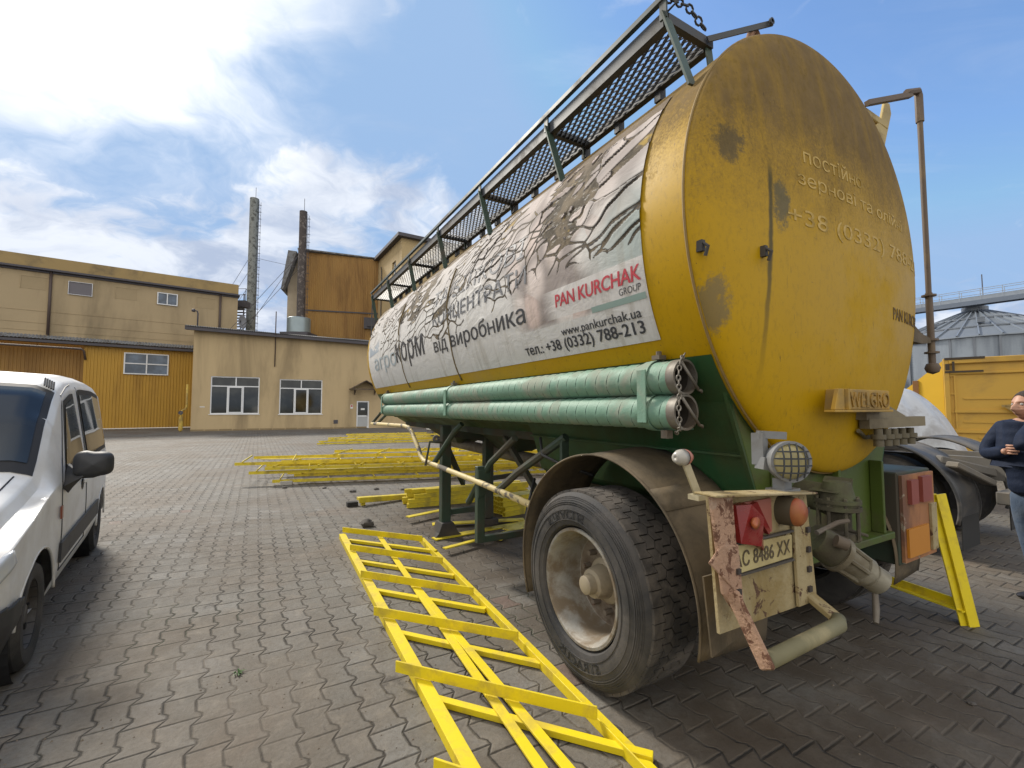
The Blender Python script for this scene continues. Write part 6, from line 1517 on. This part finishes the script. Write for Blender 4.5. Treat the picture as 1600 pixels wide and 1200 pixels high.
# left end slopes down away from the corner post
b = MB(); b.add([(-.005, .06, .5), (-.72, .48, .5), (-.72, .48, 1.88), (-.005, .06, 2.58), (-.005, .12, .5), (-.69, .53, .5), (-.69, .53, 1.88), (-.005, .12, 2.58)], [(0, 1, 2, 3), (7, 6, 5, 4), (0, 4, 5, 1), (1, 5, 6, 2), (2, 6, 7, 3), (3, 7, 4, 0)]); b.build("end_panel", mat("sun-brightened yellow end", (.62, .37, .02), .45, var=.06), YB)  # lighter yellow: the sunlight on this end is put into its colour
b = MB(); b.bar((-.46, .30, .5), (-.46, .30, 2.16), .10, .06, (0, 1, 0)); b.build("end_post", mat("brown edge post", (.28, .13, .04), .6), YB)
ys(.0, .09, -.02, .10, .40, 2.62, "corner_post")
b = MB(); b.bb((.09, -.03, 2.50), (6.5, .11, 2.62)); b.bb((.09, -.0, 2.26), (6.5, .049, 2.31)); b.build("top_rail", ybm, YB, bevel=.01)
b = MB()
for z in (1.42, .98): b.bb((.15, .0, z), (6.4, .049, z + .06))
for (x0, x1, z) in ((.30, 3.4, 1.71), (.28, 3.0, 1.20), (.5, 3.2, .86)): b.bb((x0, .03, z), (x1, .049, z + .03))
for k in range(5): b.bb((.092, .02, .62 + .4 * k), (.16, .049, .65 + .4 * k))
b.bb((.16, .02, .45), (.19, .049, 2.26)); b.build("rib", ybm, side)
b = MB(); b.bb((.02, -.04, 2.30), (.62, -.031, 2.34)); b.bb((.02, -.045, 2.585), (.65, -.031, 2.635)); b.bb((.03, -.035, 2.36), (.10, -.021, 2.5)); b.bb((.14, -.035, 2.33), (.18, -.012, 2.55)); b.build("latch_hardware", ybd, YB)
b = MB(); b.bar((.85, -.06, 1.56), (1.4, -.06, 1.60), .03, .05); b.bar((.90, -.06, 1.57), (1.12, -.06, 1.36), .03, .06); b.build("lever_arm", mat("dull ochre lever", (.33, .22, .07), .6), YB)
b = MB(); b.bb((.1, .2, .35), (6.4, 2.4, .45)); b.bb((.3, .3, .0), (.5, .6, .35)); b.bb((5.8, .3, .0), (6.0, .6, .35)); b.bb((.3, 2.0, .0), (.5, 2.3, .35)); b.build("underframe", gfr, YB)
b = MB(); b.bb((6.44, .12, .5), (6.5, 2.6, 2.6)); b.bb((.09, 2.55, .5), (6.5, 2.6, 2.5)); b.build("far_panel", ybm, YB)

# ---- silo and overhead gantry
galv = mat("galvanised silo sheet", (.31, .35, .395), .42, .35, var=.12, vs=.6, dirt=(.21, .24, .28), damt=.52, dsc=.5, streak=True)
SI = thing("grain_silo", "round galvanised grain silo with ribbed conical roof beyond the yellow tipper body", "silo", (47.5, 45.5, 0))
RS, ZE, ZA = 8.9, 8.0, 11.85
b = MB(); b.lathe([(z + dz_, RS + (.04 if i % 2 else 0)) for i, (z, dz_) in enumerate([(k * .12, 0) for k in range(int(ZE / .12) + 1)])], (0, 0, 0), 'z', 96, close=False); b.build("wall", galv, SI, smooth=True)
b = MB(); 
for k in range(36):
    a = 2 * PI * k / 36 + .05; b.box(((RS + .08) * math.cos(a), (RS + .08) * math.sin(a), ZE / 2), (.10, .16, ZE), Matrix.Rotation(a, 3, 'Z'))
b.build("stiffener", mat("silo post", (.20, .22, .25), .5, .4), SI)
b = MB(); b.lathe([(ZE - .12, RS + .25), (ZE, RS + .15), (ZA - .5, 1.0), (ZA - .45, .9)], (0, 0, 0), 'z', 96, close=False); b.build("roof", mat("dark silo roof", (.185, .205, .225), .5, .3, var=.15, vs=.5), SI, auto=20)
b = MB()
for k in range(40):
    a = 2 * PI * k / 40; b.bar(((RS + .2) * math.cos(a), (RS + .2) * math.sin(a), ZE + .02), (1.0 * math.cos(a), 1.0 * math.sin(a), ZA - .42), .09, .16)
b.build("roof_rib", mat("roof rib", (.22, .25, .29), .5, .4), SI)
b = MB()
for zr in (.35, .7): b.lathe([(-.05, 1.0 + (RS - 1.0) * zr), (.07, 1.0 + (RS - 1.0) * zr), (.07, 1.1 + (RS - 1) * zr), (-.05, 1.1 + (RS - 1) * zr)], (0, 0, ZE + (ZA - .5 - ZE) * (1 - zr) + .1), 'z', 64)
b.lathe([(-.1, .0), (-.1, 1.0), (.5, 1.0), (.55, .3), (.9, .3), (.9, 0)], (0, 0, ZA - .45), 'z', 28)
for k in range(10):
    a = 2 * PI * k / 10 + .2; b.box((5.6 * math.cos(a), 5.6 * math.sin(a), ZE + 1.75), (.5, .5, .35), Matrix.Rotation(a, 3, 'Z'))
b.build("roof_hardware", mat("roof fittings", (.19, .21, .24), .5, .4), SI)
SJ = thing("grain_silo", "lower part of a second galvanised silo left of the round one, mostly behind the tanker", "silo", (37.5, 52.0, 0))
b = MB(); b.lathe([(k * .12, 6.2 + (.04 if k % 2 else 0)) for k in range(55)], (0, 0, 0), 'z', 80, close=False); b.build("wall", galv, SJ, smooth=True)
b = MB(); b.lathe([(6.5, 6.4), (9.0, .5), (9.0, 0)], (0, 0, 0), 'z', 72, close=False); b.build("roof", galv, SJ, auto=20)
b = MB()
for k in range(28):
    a = 2 * PI * k / 28; b.box((6.28 * math.cos(a), 6.28 * math.sin(a), 3.3), (.10, .16, 6.6), Matrix.Rotation(a, 3, 'Z'))
b.build("stiffener", mat("silo post", (.20, .22, .25)), SJ)
GA = thing("gantry_walkway", "overhead steel conveyor walkway with railing crossing above the silo roof", "walkway", (46.7, 44.0, 0), math.atan2(700, -488))
b = MB(); b.bb((-30, -.5, 12.0), (45, .5, 12.25)); b.bb((-30, -.55, 11.85), (45, -.42, 12.3)); b.bb((-30, .42, 11.85), (45, .55, 12.3)); b.build("deck", mat("blue grey steel", (.16, .19, .24), .5, .3), GA)
b = MB()
for y in (-.5, .5):
    for z in (12.85, 13.4): b.bar((-30, y, z), (45, y, z), .05, .05)
    for k in range(50): b.bar((-30 + 1.5 * k, y, 12.25), (-30 + 1.5 * k, y, 13.4), .05, .05)
b.bb((-30, -.2, 12.3), (45, .25, 12.75)); b.build("railing", mat("pale steel rail", (.34, .38, .43), .5, .3), GA)
b = MB()
for x in (-20, 20, 40):
    for y in (-.5, .5): b.bar((x, y, 0), (x, y, 12), .25, .25)
b.build("support_post", mat("blue grey steel", (.16, .19, .24)), GA)
ms = MB(); ms.tube([(0, 0, 0), (0, 0, 15.2)], .05, 6); o = ms.build("lightning_mast", dark_trim); o.location = (47.9, 45.0, 0); tag(o, "thin lightning mast rising above the silo and the gantry", "mast")

# ================================================================== THE MAN
MX, MY = 4.085, 3.52
MAN = thing("person", "man in navy jacket and blue jeans with folded arms at the right edge", "person", (MX, MY, 0), 0, (MX, MY, 0))
def skin(name, verts, edges, rad, m, parent, root=0, lv=2, flat=None):
    off = ORG.get(parent.name, (0, 0, 0)); me = bpy.data.meshes.new(name)
    me.from_pydata([Vector(v) - Vector(off) for v in verts], edges, []); o = bpy.data.objects.new(name, me); COL.objects.link(o)
    md = o.modifiers.new("skin", 'SKIN'); md.use_smooth_shade = True
    for i, r in enumerate(rad):
        d = me.skin_vertices[0].data[i]; d.radius = r if hasattr(r, '__len__') else (r, r); d.use_root = (i == root)
    sb = o.modifiers.new("sub", 'SUBSURF'); sb.levels = sb.render_levels = lv
    dg = bpy.context.evaluated_depsgraph_get(); nm = bpy.data.meshes.new_from_object(o.evaluated_get(dg)); bpy.data.objects.remove(o)
    nm.name = name; o = bpy.data.objects.new(name, nm); COL.objects.link(o); nm.materials.clear(); nm.materials.append(m); nm.polygons.foreach_set('use_smooth', [True] * len(nm.polygons))
    o.parent = parent; ORG[o.name] = off; return o
def P(x, y, z): return (MX + x, MY + y, z)
# faces -x (towards the tanker); his left side is towards the camera (-y)
V = [P(0, 0, .88), P(0, 0, 1.05), P(.0, 0, 1.22), P(0, 0, 1.34), P(-.01, 0, 1.42), P(-.02, 0, 1.47),
     P(-.01, -.19, 1.345), P(-.30, -.17, 1.245), P(-.13, -.125, 1.40), P(-.085, -.115, 1.425),
     P(-.01, .19, 1.345), P(-.12, .24, 1.12), P(-.20, .06, 1.16), P(-.22, .0, 1.17),
     P(.0, -.10, .84), P(-.03, -.11, .47), P(.03, -.12, .09), P(-.10, -.13, .04),
     P(.0, .10, .84), P(.05, .11, .47), P(.13, .12, .09), P(.0, .13, .04)]
E_ = [(0, 1), (1, 2), (2, 3), (3, 4), (4, 5), (3, 6), (6, 7), (7, 8), (8, 9), (3, 10), (10, 11), (11, 12), (12, 13), (0, 14), (14, 15), (15, 16), (16, 17), (0, 18), (18, 19), (19, 20), (20, 21)]
Rd = [.13, .125, .14, .12, .055, .05, .06, .042, .030, .026, .06, .042, .030, .026, .085, .055, .038, .032, .085, .055, .038, .032]
skin_m = mat("skin", (.46, .25, .17), .5, var=.08, vs=14)
bodyo = skin("body", V, E_, Rd, skin_m, MAN)
# head
hd = MB()
def hfn(a, c):
    th = 2 * PI * a; ph = PI * c
    d = Vector((-math.sin(ph) * math.cos(th), math.sin(ph) * math.sin(th), math.cos(ph)))   # face towards -x at th=0
    p = Vector((d.x * .100, d.y * .077, d.z * .118))
    f = max(0, -d.x); front = f ** 3
    if d.z < -.2: p.y *= 1 - .28 * (-d.z - .2) ; p.x += -.012 * front
    g = lambda cy, cz, sy, sz: math.exp(-((p.y - cy) / sy) ** 2 - ((p.z - cz) / sz) ** 2)
    if d.x < 0:
        p.x -= .030 * g(0, -.022, .013, .024) + .014 * g(0, -.002, .011, .026)            # nose
        p.x += .012 * (g(.032, .012, .016, .012) + g(-.032, .012, .016, .012))            # eye sockets
        p.x -= .007 * (g(.030, .034, .024, .009) + g(-.030, .034, .024, .009))            # brow
        p.x -= .008 * g(0, -.062, .022, .008) + .010 * g(0, -.098, .022, .016)            # lips, chin
        p.x += .004 * g(0, -.069, .022, .004)
    return (MX - .035 + p.x, MY + p.y, 1.525 + p.z)
hd.grid(hfn, 72, 54, closeu=True)
for sy in (-1, 1): hd.grid(lambda a, c: (MX - .022 + .022 * math.cos(2 * PI * a) * math.sin(PI * c) , MY + sy * (.077 + .010 * math.cos(PI * c)), 1.518 + .032 * math.sin(2 * PI * a) * math.sin(PI * c)), 16, 8, closeu=True)
# near hand: palm and curled fingers at the collar; far hand tucked at the elbow
def finger(pts, r): hd.tube(pts, [r, r, r * .95, r * .8, r * .3][:len(pts)], 8)
hx_, hy_, hz_ = -.085, -.115, 1.435
hd.grid(lambda a, c: (MX + hx_ + .045 * math.cos(PI * c), MY + hy_ + .016 * math.sin(2 * PI * a) * math.sin(PI * c) ** .6, hz_ + .012 * math.cos(PI * c) * -1 + .040 * math.cos(2 * PI * a) * math.sin(PI * c) ** .6), 16, 8, closeu=True)
for k, L in enumerate((.068, .078, .074, .058)):
    z0 = hz_ + .036 - .022 * k; x0 = MX + hx_ + .035; y0 = MY + hy_
    finger([(x0, y0, z0), (x0 + L * .4, y0 - .006, z0 + .004), (x0 + L * .7, y0 + .010, z0 + .002), (x0 + L * .78, y0 + .028, z0)], .0088)
finger([(MX + hx_ - .01, MY + hy_, hz_ + .036), (MX + hx_ + .012, MY + hy_ - .004, hz_ + .062), (MX + hx_ + .034, MY + hy_ + .004, hz_ + .074), (MX + hx_ + .045, MY + hy_ + .008, hz_ + .076)], .0100)
for k, L in enumerate((.066, .075, .072, .056)):
    x0 = MX - .21; y0 = MY + .01; z0 = 1.215 - .020 * k; finger([(x0, y0, z0), (x0 - .012, y0 - L * .45, z0), (x0 + .004, y0 - L * .8, z0), (x0 + .018, y0 - L, z0)], .0088)
hdo = hd.build("head_tmp", skin_m, MAN, smooth=True)
bm = bmesh.new(); bm.from_mesh(bodyo.data); bm.from_mesh(hdo.data); bm.to_mesh(bodyo.data); bm.free(); bpy.data.objects.remove(hdo); bodyo.data.polygons.foreach_set('use_smooth', [True] * len(bodyo.data.polygons))
# clothes
def jacket_m():
    m = bpy.data.materials.new("navy quilted jacket"); m.use_nodes = True; q = NT(m.node_tree); b_ = q.n['Principled BSDF']; co = q.new('ShaderNodeTexCoord').outputs['Object']
    q.put(b_.inputs['Base Color'], q.mix(q.noise(co, 9, 4), (.007, .013, .032), (.018, .027, .055))); b_.inputs['Roughness'].default_value = .75; b_.inputs['Specular IOR Level'].default_value = .2
    bn = q.new('ShaderNodeBump'); bn.inputs['Strength'].default_value = .5; bn.inputs['Distance'].default_value = .02
    z = q.sep(co)[2]; q.put(bn.inputs['Height'], q.math('ADD', q.math('MULTIPLY', q.math('SINE', q.math('MULTIPLY', q.math('ADD', z, q.math('MULTIPLY', q.noise(co, 5, 3), .06)), 95.)), .10), q.noise(co, 13, 5, .6))); q.put(b_.inputs['Normal'], bn.outputs[0]); return m
jm = jacket_m()
jv = [P(0, 0, .80), P(0, 0, .92), P(0, 0, 1.06), P(.0, 0, 1.22), P(0, 0, 1.33), P(-.012, 0, 1.425),
      P(-.01, -.20, 1.335), P(-.17, -.195, 1.275), P(-.315, -.17, 1.225), P(-.22, -.15, 1.315), P(-.135, -.128, 1.392),
      P(-.01, .20, 1.335), P(-.09, .24, 1.2), P(-.13, .24, 1.12), P(-.19, .07, 1.158), P(-.218, .012, 1.168)]
je = [(0, 1), (1, 2), (2, 3), (3, 4), (4, 5), (4, 6), (6, 7), (7, 8), (8, 9), (9, 10), (4, 11), (11, 12), (12, 13), (13, 14), (14, 15)]
skin("jacket", jv, je, [(.185, .16), (.185, .155), (.185, .155), (.19, .165), (.165, .14), (.078, .078), .085, .077, .066, .055, .045, .085, .07, .062, .052, .044], jm, MAN, 3)
jn = mat("blue denim", (.055, .085, .14), .85, var=.3, vs=7, dirt=(.09, .12, .17), damt=.5, dsc=5, bump=.4, bsc=40)
pv = [P(0, 0, .90), P(0, 0, .82), P(.0, -.095, .74), P(-.035, -.115, .47), P(.03, -.12, .10), P(.0, .095, .74), P(.05, .11, .47), P(.13, .12, .10)]
skin("jeans", pv, [(0, 1), (1, 2), (2, 3), (3, 4), (1, 5), (5, 6), (6, 7)], [(.155, .13), (.15, .13), .098, .074, .062, .098, .074, .062], jn, MAN, 1)
shm = mat("dark shoe", (.018, .018, .022), .5)
for (sx, sy) in ((.03, -.12), (.13, .12)):
    s_ = MB()
    def sf(a, c):
        th = 2 * PI * a; x = -.21 + .31 * c; w_ = .048 * (math.sin(PI * min(1, c * 1.0)) ** .4 + .02); h = .05 + .05 * max(0, min(1, (c - .35) / .4))
        return (MX + sx + x, MY + sy + w_ * math.cos(th), max(.0, h * .5 + h * .55 * math.sin(th) * (math.sin(PI * c) ** .3)))
    s_.grid(sf, 20, 16, closeu=True); s_.build("shoe", shm, MAN, smooth=True)
hm = mat("short dark hair", (.045, .032, .025), .8, var=.3, vs=60, bump=.6, bsc=160)
h_ = MB()
def hrf(a, c):
    th = 2 * PI * a; ph = PI * .56 * c
    d = Vector((-math.sin(ph) * math.cos(th), math.sin(ph) * math.sin(th), math.cos(ph)))
    lim = 1.0
    if d.x < 0: 
        k = -d.x / max(1e-6, math.hypot(d.x, d.y)); ph2 = PI * (.56 - .30 * k) * c; d = Vector((-math.sin(ph2) * math.cos(th), math.sin(ph2) * math.sin(th), math.cos(ph2)))
    return (MX - .035 + d.x * .1025, MY + d.y * .0795, 1.527 + d.z * .1205)
h_.grid(hrf, 48, 20, closeu=True); h_.build("hair", hm, MAN, smooth=True)
e_ = MB()
for sy in (-1, 1): e_.lathe([(-.011, 0), (-.008, .008), (0, .011), (.008, .008), (.011, 0)], (MX - .035 - .083, MY + sy * .031, 1.537), 'x', 12)
e_.build("eyes", mat("eye", (.35, .32, .30), .2), MAN, smooth=True)
